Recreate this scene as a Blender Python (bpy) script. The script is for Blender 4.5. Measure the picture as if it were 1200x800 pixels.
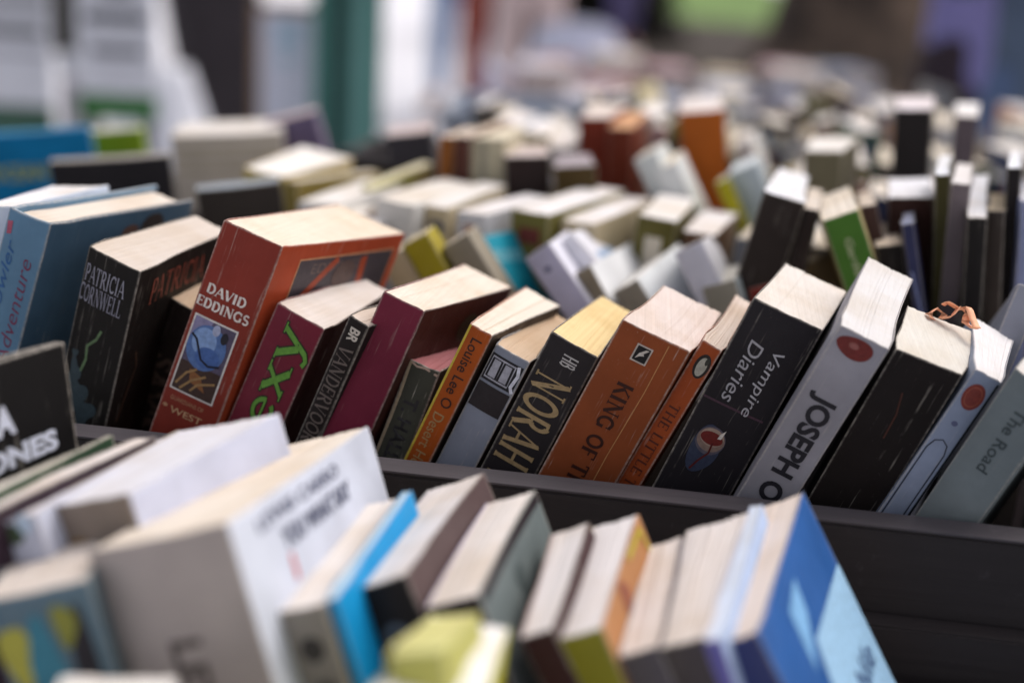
import bpy, bmesh, math, random
from mathutils import Matrix, Vector, Euler
R = math.radians
scene = bpy.context.scene
for o in list(bpy.data.objects): bpy.data.objects.remove(o)
C = scene.collection
H0 = 0.85                      # height of the crate floors above the pavement

# ------------------------------------------------------------------ camera
cam = bpy.data.objects.new('camera', bpy.data.cameras.new('camera')); C.objects.link(cam)
cam.data.sensor_width = 36; cam.data.lens = 50.0
cam.data.clip_start = 0.02; cam.data.clip_end = 400
cam.matrix_world = Matrix.Translation((0, -0.6604, 0.3787 + H0)) @ (Matrix.Rotation(R(7.9617), 4, 'Z') @ Matrix.Rotation(R(90 - 17.0773), 4, 'X') @ Matrix.Rotation(R(3.2615), 4, 'Z'))
cam.data.dof.use_dof = True; cam.data.dof.focus_distance = 0.725; cam.data.dof.aperture_fstop = 2.5
cam.data.dof.aperture_blades = 9
scene.camera = cam
# ------------------------------------------------------------------ sky and sun (bright overcast, light from the far right)
SUN_EL, SUN_AZ = 52, 38        # azimuth: degrees clockwise from +Y
w = bpy.data.worlds.new('World'); scene.world = w; w.use_nodes = True
nt = w.node_tree; bg = nt.nodes['Background']
sky = nt.nodes.new('ShaderNodeTexSky'); sky.sky_type = 'NISHITA'; sky.sun_disc = False
sky.sun_elevation = R(SUN_EL); sky.sun_rotation = R(SUN_AZ); sky.air_density = 1.0; sky.dust_density = 3.0; sky.ozone_density = 1.0
hs = nt.nodes.new('ShaderNodeHueSaturation'); hs.inputs['Saturation'].default_value = .3   # thin cloud greys the blue
nt.links.new(sky.outputs[0], hs.inputs['Color'])
tn = nt.nodes.new('ShaderNodeMix'); tn.data_type = 'RGBA'; tn.blend_type = 'MULTIPLY'; tn.inputs[0].default_value = 1; tn.inputs[7].default_value = (1.0, .95, .935, 1)
nt.links.new(hs.outputs[0], tn.inputs[6]); nt.links.new(tn.outputs[2], bg.inputs[0]); bg.inputs[1].default_value = 0.15
sun = bpy.data.lights.new('sun', 'SUN'); sun.energy = 1.0; sun.angle = R(35); sun.color = (1, .95, .89)
so = bpy.data.objects.new('sun', sun); C.objects.link(so)
d = Vector((math.sin(R(SUN_AZ)) * math.cos(R(SUN_EL)), math.cos(R(SUN_AZ)) * math.cos(R(SUN_EL)), math.sin(R(SUN_EL))))
so.rotation_euler = d.to_track_quat('Z', 'Y').to_euler()
vs = scene.view_settings
vs.view_transform = 'Standard'; vs.look = 'None'; vs.exposure = 0.56; vs.gamma = 1; vs.use_curve_mapping = False
scene.render.resolution_x = 1024; scene.render.resolution_y = 682
scene.render.engine = 'CYCLES'

# books: x, y, z of the top left spine corner, yaw, lean, tilt, thickness, depth, height, fore-edge shift, fore-edge swell
P = {
 'diana':(-0.3173,-0.1715,0.1829,-0.449,-0.1477,-0.0045,0.0141,0.0847,0.2162,-0.0039,-0.0082),
 'green':(-0.2702,-0.2079,0.1545,-0.1603,-0.2492,-0.0795,0.0088,0.1033,0.1877,-0.0022,-0.0072),
 'purple':(-0.27,-0.2158,0.1508,-0.2727,-0.2603,-0.0309,0.0158,0.1112,0.1885,-0.0015,-0.005),
 'pamph':(-0.256,-0.2046,0.1466,-0.1355,-0.3762,-0.0557,0.0194,0.1132,0.1822,-0.0009,-0.0043),
 'white3':(-0.2457,-0.1903,0.148,-0.2008,-0.328,-0.0048,0.0438,0.0964,0.1917,0.0005,0.0091),
 'big':(-0.2085,-0.2267,0.1511,-0.1065,-0.3593,-0.1,0.0577,0.1537,0.1894,0.0036,-0.0152),
 'leftcol':(-0.2379,-0.2464,0.1376,0.1434,-0.2903,-0.084,0.0383,0.0485,0.1724,-0.0091,-0.0031),
 'beige':(-0.1402,-0.2206,0.1334,-0.0068,-0.3195,-0.0442,0.0176,0.1102,0.1715,0,-0.0011),
 'cyan':(-0.1239,-0.2177,0.1387,-0.0794,-0.3216,0.0185,0.004,0.101,0.1786,-0.0025,0),
 'blackspine':(-0.1211,-0.1935,0.1309,-0.0447,-0.4416,-0.0388,0.0234,0.1115,0.1758,-0.0004,0.0039),
 'lavender':(-0.0913,-0.1964,0.1295,-0.0721,-0.4102,0.0088,0.0213,0.101,0.176,-0.002,0.0018),
 'maroon':(-0.0555,-0.2024,0.125,-0.0803,-0.4802,0.0642,0.0138,0.086,0.1769,-0.0043,0.0035),
 'olive':(-0.0414,-0.2022,0.1266,-0.0672,-0.4374,0.0384,0.0173,0.0959,0.1755,-0.0026,0.0037),
 'grey11':(-0.0192,-0.2004,0.1214,-0.0843,-0.4818,0.0361,0.0156,0.0929,0.1743,-0.0029,0.0009),
 'grey12':(-0.0051,-0.2012,0.1274,-0.0608,-0.4471,0.0118,0.0172,0.1037,0.1765,0.0003,0.0101),
 'ltblue':(0.0103,-0.2025,0.1328,-0.1699,-0.3805,0.0657,0.0064,0.1137,0.1772,-0.0001,-0.0012),
 'blue14':(0.0161,-0.1941,0.1281,-0.1402,-0.5352,0.023,0.015,0.1263,0.1861,0.0004,0.0048),
 'front1':(-0.087,-0.307,0.1561,-0.0699,0.0264,-0.2053,0.0344,0.0955,0.1943,-0.0046,-0.0059),
 'front3':(-0.0854,-0.2837,0.159,-0.0785,-0.2664,-0.2532,0.0184,0.0585,0.2064,-0.0063,-0.0011),
 'front2':(-0.1812,-0.3219,0.1391,0.1069,-0.0663,-0.1508,0.0403,0.0488,0.1897,-0.0097,-0.0026),
 'edgewhite':(-0.391,0.0413,0.2075,0.1221,-0.0656,-0.0902,0.0185,0.1178,0.2017,-0.0015,0.0156),
 'lastlean':(0.1661,0.1213,0.1975,-0.1552,0.2743,-0.5155,0.0133,0.1253,0.1768,0.0056,-0.001),
 'savin':(-0.2988,0.0748,0.1577,-0.0985,0.376,0.0381,0.0238,0.0485,0.1619,-0.0076,-0.0053),
 'c_must0':(-0.2156,0.2296,0.1478,0.1194,-0.5924,-0.0776,0.0176,0.0575,0.1635,-0.0029,-0.001),
 'c_mustard':(-0.2011,0.2307,0.1601,-0.0134,-0.5824,-0.0154,0.0192,0.0458,0.1796,-0.0034,-0.0029),
 'c_tan':(-0.1754,0.2378,0.1596,-0.042,-0.6254,-0.0235,0.0201,0.0416,0.1816,-0.0044,-0.0005),
 'c_teal':(-0.1676,0.3008,0.1512,-0.5255,-0.5647,0.0121,0.007,0.0593,0.1771,-0.0024,-0.004),
 'c_lav':(-0.1212,0.2469,0.1548,-0.0242,-0.6957,-0.0897,0.0196,0.1028,0.1811,-0.0048,-0.0023),
 'c_white5':(-0.1047,0.2845,0.1572,-0.1039,-0.8512,-0.074,0.0135,0.1065,0.2021,-0.0066,-0.0075),
 'c_white6':(-0.0892,0.256,0.1454,-0.2638,-0.6169,0.0006,0.0135,0.094,0.1672,-0.0047,-0.0005),
 'c_white7':(-0.0616,0.2488,0.1371,-0.2671,-0.6446,0.0615,0.0197,0.0998,0.163,-0.0023,0.0024),
 'c_lav8':(-0.0241,0.2542,0.1659,-0.0596,-0.5534,-0.1446,0.0199,0.1027,0.1755,-0.0051,-0.0032),
 'c_tan9':(-0.0041,0.2455,0.1468,-0.1776,-0.3925,-0.0594,0.0225,0.0965,0.1496,-0.0036,0.0049),
 'c_cream10':(0.0256,0.2499,0.1479,-0.311,-0.4085,-0.0139,0.0188,0.1009,0.1525,-0.0021,0.0134),
 'c_dark':(0.0295,0.2542,0.212,-0.1097,0.201,-0.0203,0.0272,0.1143,0.2065,0.0007,-0.0051),
 'c_dark2':(0.0547,0.2603,0.2023,-0.0862,0.1025,-0.049,0.0107,0.1087,0.1965,0.0002,0.0002),
 'c_green':(0.0663,0.227,0.2011,0.0263,-0.4194,-0.0639,0.0221,0.1115,0.2049,-0.0016,0.005),
 'c_red':(0.0924,0.2746,0.2028,-0.0347,-0.3136,-0.0959,0.0103,0.1104,0.199,-0.0005,0),
 'c_cream12':(0.102,0.2408,0.1849,-0.0622,-0.2216,-0.0693,0.0164,0.1123,0.1769,0.001,-0.0017),
 'c_curl':(0.1136,0.2247,0.2035,-0.0943,-0.2674,-0.0842,0.0066,0.1103,0.1984,0.0001,0.0003),
 'c_maroon':(0.1118,0.2952,0.2068,-0.0836,-0.1129,-0.046,0.0286,0.1081,0.2024,0.0006,0.0021),
 'c_olive':(0.1336,0.253,0.2312,-0.1458,-0.1116,-0.0316,0.0088,0.1087,0.2296,0.0002,0.0007),
 'c_grey':(0.1434,0.2509,0.2272,-0.164,-0.0443,-0.0302,0.0116,0.1088,0.2245,0.0005,0.0003),
 'c_black':(0.1511,0.2215,0.2119,-0.1576,-0.0862,0.0311,0.0116,0.1424,0.2088,0.0003,0.0007),
 'c_brown':(0.1657,0.2416,0.2135,-0.1703,-0.1039,-0.0675,0.0104,0.1096,0.2054,0.0005,0.0007),
 'c_black2':(0.1763,0.2561,0.2386,-0.1836,-0.0978,-0.0401,0.0085,0.1089,0.2354,0.0006,0.0004),
 'c_lblue':(0.1843,0.2368,0.222,-0.0827,-0.0757,-0.016,0.009,0.11,0.2206,0,0),
 'd_yellow':(-0.2747,0.4078,0.1623,-0.3416,0.0966,0.0646,0.0079,0.0979,0.1649,-0.0051,0.0019),
 'd_orange':(-0.2272,0.4709,0.1953,-0.0277,-0.0147,-0.0627,0.0127,0.1033,0.1925,-0.0012,-0.0008),
 'd_brown':(-0.2119,0.4618,0.1979,-0.1613,-0.0311,0.0028,0.0113,0.11,0.1986,0,0),
 'd_cream':(-0.2012,0.4664,0.1967,0.0018,-0.0446,-0.0391,0.0288,0.1055,0.1951,-0.0006,0.001),
 'd_black':(-0.1698,0.4509,0.1865,0.1302,-0.081,-0.0778,0.036,0.1071,0.181,-0.001,-0.002),
 'd_olive':(-0.1289,0.4422,0.183,0.0941,-0.1178,-0.0811,0.0333,0.1096,0.1756,-0.0008,-0.0056),
 'd_white1':(-0.0677,0.4609,0.1898,-0.0012,-0.5257,-0.0807,0.0179,0.1118,0.2029,-0.0012,0),
 'd_white2':(-0.0513,0.4574,0.1834,0.0147,-0.501,-0.0742,0.0189,0.1117,0.1932,-0.0011,0),
 'd_yelltag':(-0.0023,0.4477,0.1795,-0.0103,-0.4963,-0.1217,0.011,0.112,0.1834,-0.0016,-0.0003),
 'd_lblue':(0.0064,0.4619,0.1849,-0.0119,-0.4585,-0.0905,0.0235,0.1111,0.1907,-0.001,-0.0001),
 'd_greywh':(0.0641,0.4729,0.2063,-0.1028,-0.0776,-0.0267,0.029,0.1087,0.1966,0.0002,0.01),
 'd_blk2':(0.1329,0.51,0.2394,-0.092,-0.0702,-0.0143,0.0288,0.1105,0.2328,0.0007,0.0045),
 'd_grey3':(0.1795,0.5101,0.2377,-0.1349,-0.044,-0.0134,0.0178,0.1123,0.2299,0.001,0.0025),
 'e_red':(-0.1297,0.6194,0.1987,-0.0092,-0.0636,-0.0089,0.0276,0.1027,0.2018,-0.0004,0.0092),
 'e_red2':(-0.101,0.6001,0.1939,-0.074,-0.0509,0.0059,0.0221,0.11,0.196,0,0),
 'e_orange':(-0.0412,0.6233,0.2088,0.027,-0.1512,-0.0205,0.041,0.1099,0.2093,-0.0001,-0.0018),
 'e_stack1':(-0.5064,0.5958,0.1557,0.2651,-0.0796,-0.0404,0.102,0.1109,0.162,-0.0006,-0.0002),
 'd_white':(-0.3731,0.4165,0.167,-0.1426,0.1224,0.0152,0.0351,0.1111,0.1658,-0.002,0.0133),
 'd_mustline':(-0.3389,0.4128,0.1602,-0.4455,-0.0499,-0.0327,0.0138,0.1043,0.1595,-0.0012,-0.0009),
 'd_black57':(-0.5356,0.4105,0.1588,0.2123,-0.1078,0.0206,0.0972,0.0178,0.163,-0.0022,-0.0011),
 'd_blue':(-0.6969,0.5702,0.145,0.1745,-0.1164,0.0887,0.1156,0.0102,0.1635,-0.0023,0.0008),
 'e_lime':(-0.6087,0.6451,0.144,0.2012,-0.1211,0.0404,0.0503,0.0193,0.153,-0.002,-0.0002),
 'd_grey230':(-0.3822,0.3343,0.1627,0.2821,-0.1401,0.0074,0.0625,0.0226,0.1629,-0.0024,0.0003),
 'e_purple':(-0.4398,0.673,0.1616,0.2591,-0.2857,0.0463,0.0483,0.0244,0.179,0.0021,0.0004),
 'e_dark450':(-0.3058,0.6107,0.1691,0.1876,-0.1644,-0.0004,0.0425,0.0572,0.1773,0.0001,0.0018),
 'blue':(-0.3706,0.035,0.2101,-0.1025,0.2677,-0.0816,0.0249,0.1526,0.2088,0.0062,0.003),
 'cornwell':(-0.3272,0.0363,0.1928,-0.2759,0.262,-0.0279,0.0347,0.1009,0.1839,-0.0054,-0.0094),
 'eddings':(-0.2531,0.0382,0.213,-0.0658,0.3231,-0.0767,0.0345,0.1401,0.1849,0.019,0.0111),
 'sexy':(-0.2233,0.037,0.1713,-0.177,0.3672,-0.0897,0.0294,0.1084,0.1681,0.0009,-0.008),
 'lind':(-0.1811,0.0262,0.1718,-0.2766,0.378,-0.0483,0.0122,0.1102,0.172,0.0008,0.0004),
 'magenta':(-0.1647,0.0307,0.1847,-0.0415,0.3611,-0.0429,0.0236,0.1186,0.1759,0.0188,0.0082),
 'tatter':(-0.1513,0.0385,0.1471,-0.0775,0.2939,-0.1139,0.0175,0.1044,0.1432,0.0054,-0.0003),
 'louise':(-0.1189,0.0319,0.1717,-0.1474,0.3862,-0.0574,0.0133,0.1066,0.1699,0.0008,0.01),
 'db':(-0.1051,0.0345,0.1614,-0.1561,0.3896,-0.0866,0.0201,0.1072,0.1625,0.0038,-0.0087),
 'norah':(-0.0766,0.0311,0.1719,-0.137,0.3925,-0.0591,0.0275,0.1092,0.1743,0.004,-0.0078),
 'king':(-0.0405,0.0218,0.1846,0.0935,0.3938,0.0698,0.0379,0.0884,0.1861,0.0241,-0.0018),
 'peng':(-0.0002,0.03,0.1756,-0.1474,0.4195,-0.03,0.0112,0.1128,0.179,0.0016,-0.0013),
 'vampire':(0.0226,0.0268,0.2003,0.0329,0.3677,0.0394,0.0378,0.1006,0.1926,0.0224,0.0001),
 'joseph':(0.0636,0.003,0.1973,-0.0588,0.3819,0.1226,0.0255,0.114,0.2018,0.0101,0.0012),
 'wide':(0.0913,0.0099,0.1862,0.1433,0.3265,0.1705,0.0356,0.0668,0.1886,0.0193,0.0065),
 'circle':(0.13,0.0147,0.1788,-0.0818,0.4089,0.0268,0.014,0.0977,0.1931,0.0037,0.0118),
 'road':(0.1444,-0.0021,0.186,-0.4348,0.3996,0.0403,0.0265,0.11,0.1959,0,0),
}
# ------------------------------------------------------------------ materials
def lin(h):
    h = h.lstrip('#'); v = [int(h[i:i+2], 16) / 255 for i in (0, 2, 4)]
    return tuple((c / 12.92 if c <= .04045 else ((c + .055) / 1.055) ** 2.4) for c in v) + (1,)
MAT = {}
def base_mat(name, rough=.5, spec=.4):
    m = bpy.data.materials.new(name); m.use_nodes = True
    p = m.node_tree.nodes['Principled BSDF']
    p.inputs['Roughness'].default_value = rough; p.inputs['Specular IOR Level'].default_value = spec
    return m, m.node_tree, p
def node(nt, t, **k):
    n = nt.nodes.new(t)
    for a, b in k.items(): setattr(n, a, b)
    return n
def noise(nt, vec, scale, detail=4, rough=.6):
    n = node(nt, 'ShaderNodeTexNoise'); n.inputs['Scale'].default_value = scale; n.inputs['Detail'].default_value = detail
    n.inputs['Roughness'].default_value = rough
    if vec is not None: nt.links.new(vec, n.inputs['Vector'])
    return n.outputs['Fac']
def maprange(nt, v, a, b, c, d):
    n = node(nt, 'ShaderNodeMapRange'); nt.links.new(v, n.inputs[0])
    for i, x in enumerate((a, b, c, d)): n.inputs[i + 1].default_value = x
    return n.outputs[0]
def math2(nt, op, a, b):
    n = node(nt, 'ShaderNodeMath', operation=op)
    for i, x in enumerate((a, b)):
        if isinstance(x, (int, float)): n.inputs[i].default_value = x
        else: nt.links.new(x, n.inputs[i])
    n.use_clamp = True
    return n.outputs[0]
def mixc(nt, f, a, b, mode='MIX'):
    n = node(nt, 'ShaderNodeMix', data_type='RGBA', blend_type=mode)
    if isinstance(f, (int, float)): n.inputs[0].default_value = f
    else: nt.links.new(f, n.inputs[0])
    for i, x in ((6, a), (7, b)):
        if isinstance(x, tuple): n.inputs[i].default_value = x
        else: nt.links.new(x, n.inputs[i])
    return n.outputs[2]
def objvec(nt, scale=(1, 1, 1)):
    tc = node(nt, 'ShaderNodeTexCoord'); mp = node(nt, 'ShaderNodeMapping'); mp.inputs['Scale'].default_value = scale
    oi = node(nt, 'ShaderNodeObjectInfo')
    ad = node(nt, 'ShaderNodeVectorMath', operation='ADD'); 
    ml = node(nt, 'ShaderNodeMath', operation='MULTIPLY'); nt.links.new(oi.outputs['Random'], ml.inputs[0]); ml.inputs[1].default_value = 7
    nt.links.new(tc.outputs['Object'], mp.inputs[0]); nt.links.new(mp.outputs[0], ad.inputs[0]); nt.links.new(ml.outputs[0], ad.inputs[1])
    return ad.outputs[0]
def bump(nt, p, h, strength, dist):
    b = node(nt, 'ShaderNodeBump'); b.inputs['Strength'].default_value = strength; b.inputs['Distance'].default_value = dist
    nt.links.new(h, b.inputs['Height']); nt.links.new(b.outputs[0], p.inputs['Normal'])
def cover_mat(hexc, wear=.5, rough=.42):
    k = ('cover', hexc, wear, rough)
    if k in MAT: return MAT[k]
    m, nt, p = base_mat('printed_cover', rough, .16)
    v = objvec(nt)
    base = lin(hexc)
    f1 = maprange(nt, noise(nt, v, 28, 5), .35, .7, .86, 1.1)
    hs = node(nt, 'ShaderNodeHueSaturation'); hs.inputs['Color'].default_value = base; nt.links.new(f1, hs.inputs['Value'])
    at_ = node(nt, 'ShaderNodeAttribute', attribute_name='wear')
    n2 = noise(nt, v, 420, 4, .75)
    edge = math2(nt, 'MULTIPLY', at_.outputs['Fac'], maprange(nt, n2, .38, .62, .25, 1.0))
    # rubbed scratches along the height of the spine
    v2 = objvec(nt, (600, 300, 22))
    cre = math2(nt, 'MULTIPLY', maprange(nt, noise(nt, v2, 1, 3), .6, .7, 0, 1), maprange(nt, noise(nt, v, 55, 3), .47, .62, 0, .75 * wear))
    spk = maprange(nt, noise(nt, v, 900, 2), .72, .78, 0, .35 * wear)
    wm = math2(nt, 'ADD', math2(nt, 'MULTIPLY', edge, .45 + .5 * wear), math2(nt, 'ADD', cre, spk))
    col = mixc(nt, wm, hs.outputs[0], lin('cfc6ba'))
    nt.links.new(col, p.inputs['Base Color'])
    nt.links.new(maprange(nt, noise(nt, v, 60, 4), .3, .7, rough, rough + .22), p.inputs['Roughness'])
    hsum = math2(nt, 'ADD', math2(nt, 'MULTIPLY', noise(nt, v, 90, 4), .6), math2(nt, 'MULTIPLY', noise(nt, v2, 1, 2), .4))
    bump(nt, p, hsum, .35, .0006)
    MAT[k] = m; return m
def paper_mat(hexc, stripe=1.0, tan=.2):
    k = ('paper', hexc, stripe)
    if k in MAT: return MAT[k]
    m, nt, p = base_mat('page_paper', .9, .15)
    v = objvec(nt, (2600, 14, 14)); v1 = objvec(nt, (520, 6, 6)); v0 = objvec(nt)
    a = noise(nt, v, 1, 3, .7); b = noise(nt, v1, 1, 3, .6)
    s = math2(nt, 'ADD', math2(nt, 'MULTIPLY', a, .55), math2(nt, 'MULTIPLY', b, .45))
    f = maprange(nt, s, .3, .7, 1 - .17 * stripe, 1.03)
    hs = node(nt, 'ShaderNodeHueSaturation'); hs.inputs['Color'].default_value = lin(hexc); nt.links.new(f, hs.inputs['Value'])
    old = maprange(nt, noise(nt, v0, 22, 4), .4, .72, 0, .42)
    col = mixc(nt, old, hs.outputs[0], lin('d8c3a0'), 'MULTIPLY')
    fox = maprange(nt, noise(nt, v0, 260, 3), .7, .78, 0, .3)
    col = mixc(nt, fox, col, lin('9a7a58'))
    nt.links.new(col, p.inputs['Base Color'])
    bump(nt, p, s, .3, .0004)
    MAT[k] = m; return m
def print_mat(hexc, rough=.5):
    k = ('print', hexc)
    if k in MAT: return MAT[k]
    m, nt, p = base_mat('printed_ink', rough, .3)
    v = objvec(nt)
    f = maprange(nt, noise(nt, v, 350, 4, .7), .35, .65, .78, 1.08)
    hs = node(nt, 'ShaderNodeHueSaturation'); hs.inputs['Color'].default_value = lin(hexc); nt.links.new(f, hs.inputs['Value'])
    nt.links.new(hs.outputs[0], p.inputs['Base Color'])
    MAT[k] = m; return m
def plain_mat(name, hexc, rough=.7, scale=8, amp=.2, bmp=0, hex2=None):
    k = (name, hexc)
    if k in MAT: return MAT[k]
    m, nt, p = base_mat(name, rough, .3)
    v = node(nt, 'ShaderNodeTexCoord').outputs['Object']
    n = noise(nt, v, scale, 6)
    if hex2: nt.links.new(mixc(nt, maprange(nt, n, .35, .65, 0, 1), lin(hexc), lin(hex2)), p.inputs['Base Color'])
    else:
        hs = node(nt, 'ShaderNodeHueSaturation'); hs.inputs['Color'].default_value = lin(hexc)
        nt.links.new(maprange(nt, n, .3, .7, 1 - amp, 1 + amp), hs.inputs['Value']); nt.links.new(hs.outputs[0], p.inputs['Base Color'])
    if bmp: bump(nt, p, noise(nt, v, scale * 6, 5), .6, bmp)
    MAT[k] = m; return m
def wood_mat(hexc):
    k = ('wood', hexc)
    if k in MAT: return MAT[k]
    m, nt, p = base_mat('stained_wood', .62, .35)
    tc = node(nt, 'ShaderNodeTexCoord'); mp = node(nt, 'ShaderNodeMapping'); mp.inputs['Scale'].default_value = (5, 90, 90)
    nt.links.new(tc.outputs['Object'], mp.inputs[0])
    g = noise(nt, mp.outputs[0], 1, 6, .65); g2 = noise(nt, tc.outputs['Object'], 30, 5)
    hs = node(nt, 'ShaderNodeHueSaturation'); hs.inputs['Color'].default_value = lin(hexc)
    nt.links.new(maprange(nt, g, .3, .7, .85, 1.15), hs.inputs['Value'])
    at_ = node(nt, 'ShaderNodeAttribute', attribute_name='wear')
    n3 = noise(nt, tc.outputs['Object'], 70, 5, .7)
    col = mixc(nt, math2(nt, 'MULTIPLY', maprange(nt, n3, .58, .7, 0, 1), maprange(nt, g2, .45, .65, 0, .35)), hs.outputs[0], lin('6a6268'))
    nt.links.new(col, p.inputs['Base Color']); bump(nt, p, g, .5, .001)
    MAT[k] = m; return m

# ------------------------------------------------------------------ object helpers
def mesh_obj(name, verts, faces, mat, parent=None, smooth=False, wear=None):
    me = bpy.data.meshes.new(name); me.from_pydata([tuple(v) for v in verts], [], faces); me.update()
    if mat is not None: me.materials.append(mat)
    if smooth: me.polygons.foreach_set('use_smooth', [True] * len(me.polygons))
    if wear is not None:
        a = me.attributes.new('wear', 'FLOAT', 'POINT'); a.data.foreach_set('value', wear)
    o = bpy.data.objects.new(name, me); C.objects.link(o)
    if parent is not None: o.parent = parent
    return o
LABELS = set()
def tag(o, label, cat, group=None, kind=None):
    o['label'] = label; o['category'] = cat
    if len(label.replace('-', ' ').split()) > 16: print('LONG', label)
    if group: o['group'] = group
    if kind: o['kind'] = kind
    if label in LABELS: print('DUPLICATE LABEL', label)
    LABELS.add(label)
    return o
def thing(name, label, cat, loc, rot=(0, 0, 0), group=None):
    o = bpy.data.objects.new(name, None); o.empty_display_size = .05; C.objects.link(o)
    o.location = loc; o.rotation_euler = rot
    return tag(o, label, cat, group)
def box_data(x0, y0, z0, x1, y1, z1, V, F, bev=0):
    n = len(V)
    if bev:
        bm = bmesh.new(); bmesh.ops.create_cube(bm, size=1)
        for v in bm.verts: v.co = Vector((x0 + (v.co.x + .5) * (x1 - x0), y0 + (v.co.y + .5) * (y1 - y0), z0 + (v.co.z + .5) * (z1 - z0)))
        bmesh.ops.bevel(bm, geom=list(bm.edges), offset=bev, segments=2, affect='EDGES')
        bm.verts.ensure_lookup_table()
        for v in bm.verts: V.append(tuple(v.co))
        for f in bm.faces: F.append([n + v.index for v in f.verts])
        bm.free(); return
    V += [(x0, y0, z0), (x1, y0, z0), (x1, y1, z0), (x0, y1, z0), (x0, y0, z1), (x1, y0, z1), (x1, y1, z1), (x0, y1, z1)]
    F += [[n + i for i in f] for f in ((0, 3, 2, 1), (4, 5, 6, 7), (0, 1, 5, 4), (1, 2, 6, 5), (2, 3, 7, 6), (3, 0, 4, 7))]
def box(name, a, b, mat, parent=None, bev=0):
    V, F = [], []; box_data(*a, *b, V, F, bev)
    return mesh_obj(name, V, F, mat, parent)
def lathe(name, prof, mat, parent=None, n=20, loc=(0, 0, 0)):
    V, F = [], []
    for r, z in prof:
        for i in range(n): V.append((loc[0] + r * math.cos(2 * math.pi * i / n), loc[1] + r * math.sin(2 * math.pi * i / n), loc[2] + z))
    for j in range(len(prof) - 1):
        for i in range(n): F.append([j * n + i, j * n + (i + 1) % n, (j + 1) * n + (i + 1) % n, (j + 1) * n + i])
    F.append(list(range(n))[::-1]); F.append([(len(prof) - 1) * n + i for i in range(n)])
    return mesh_obj(name, V, F, mat, parent, True)

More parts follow.
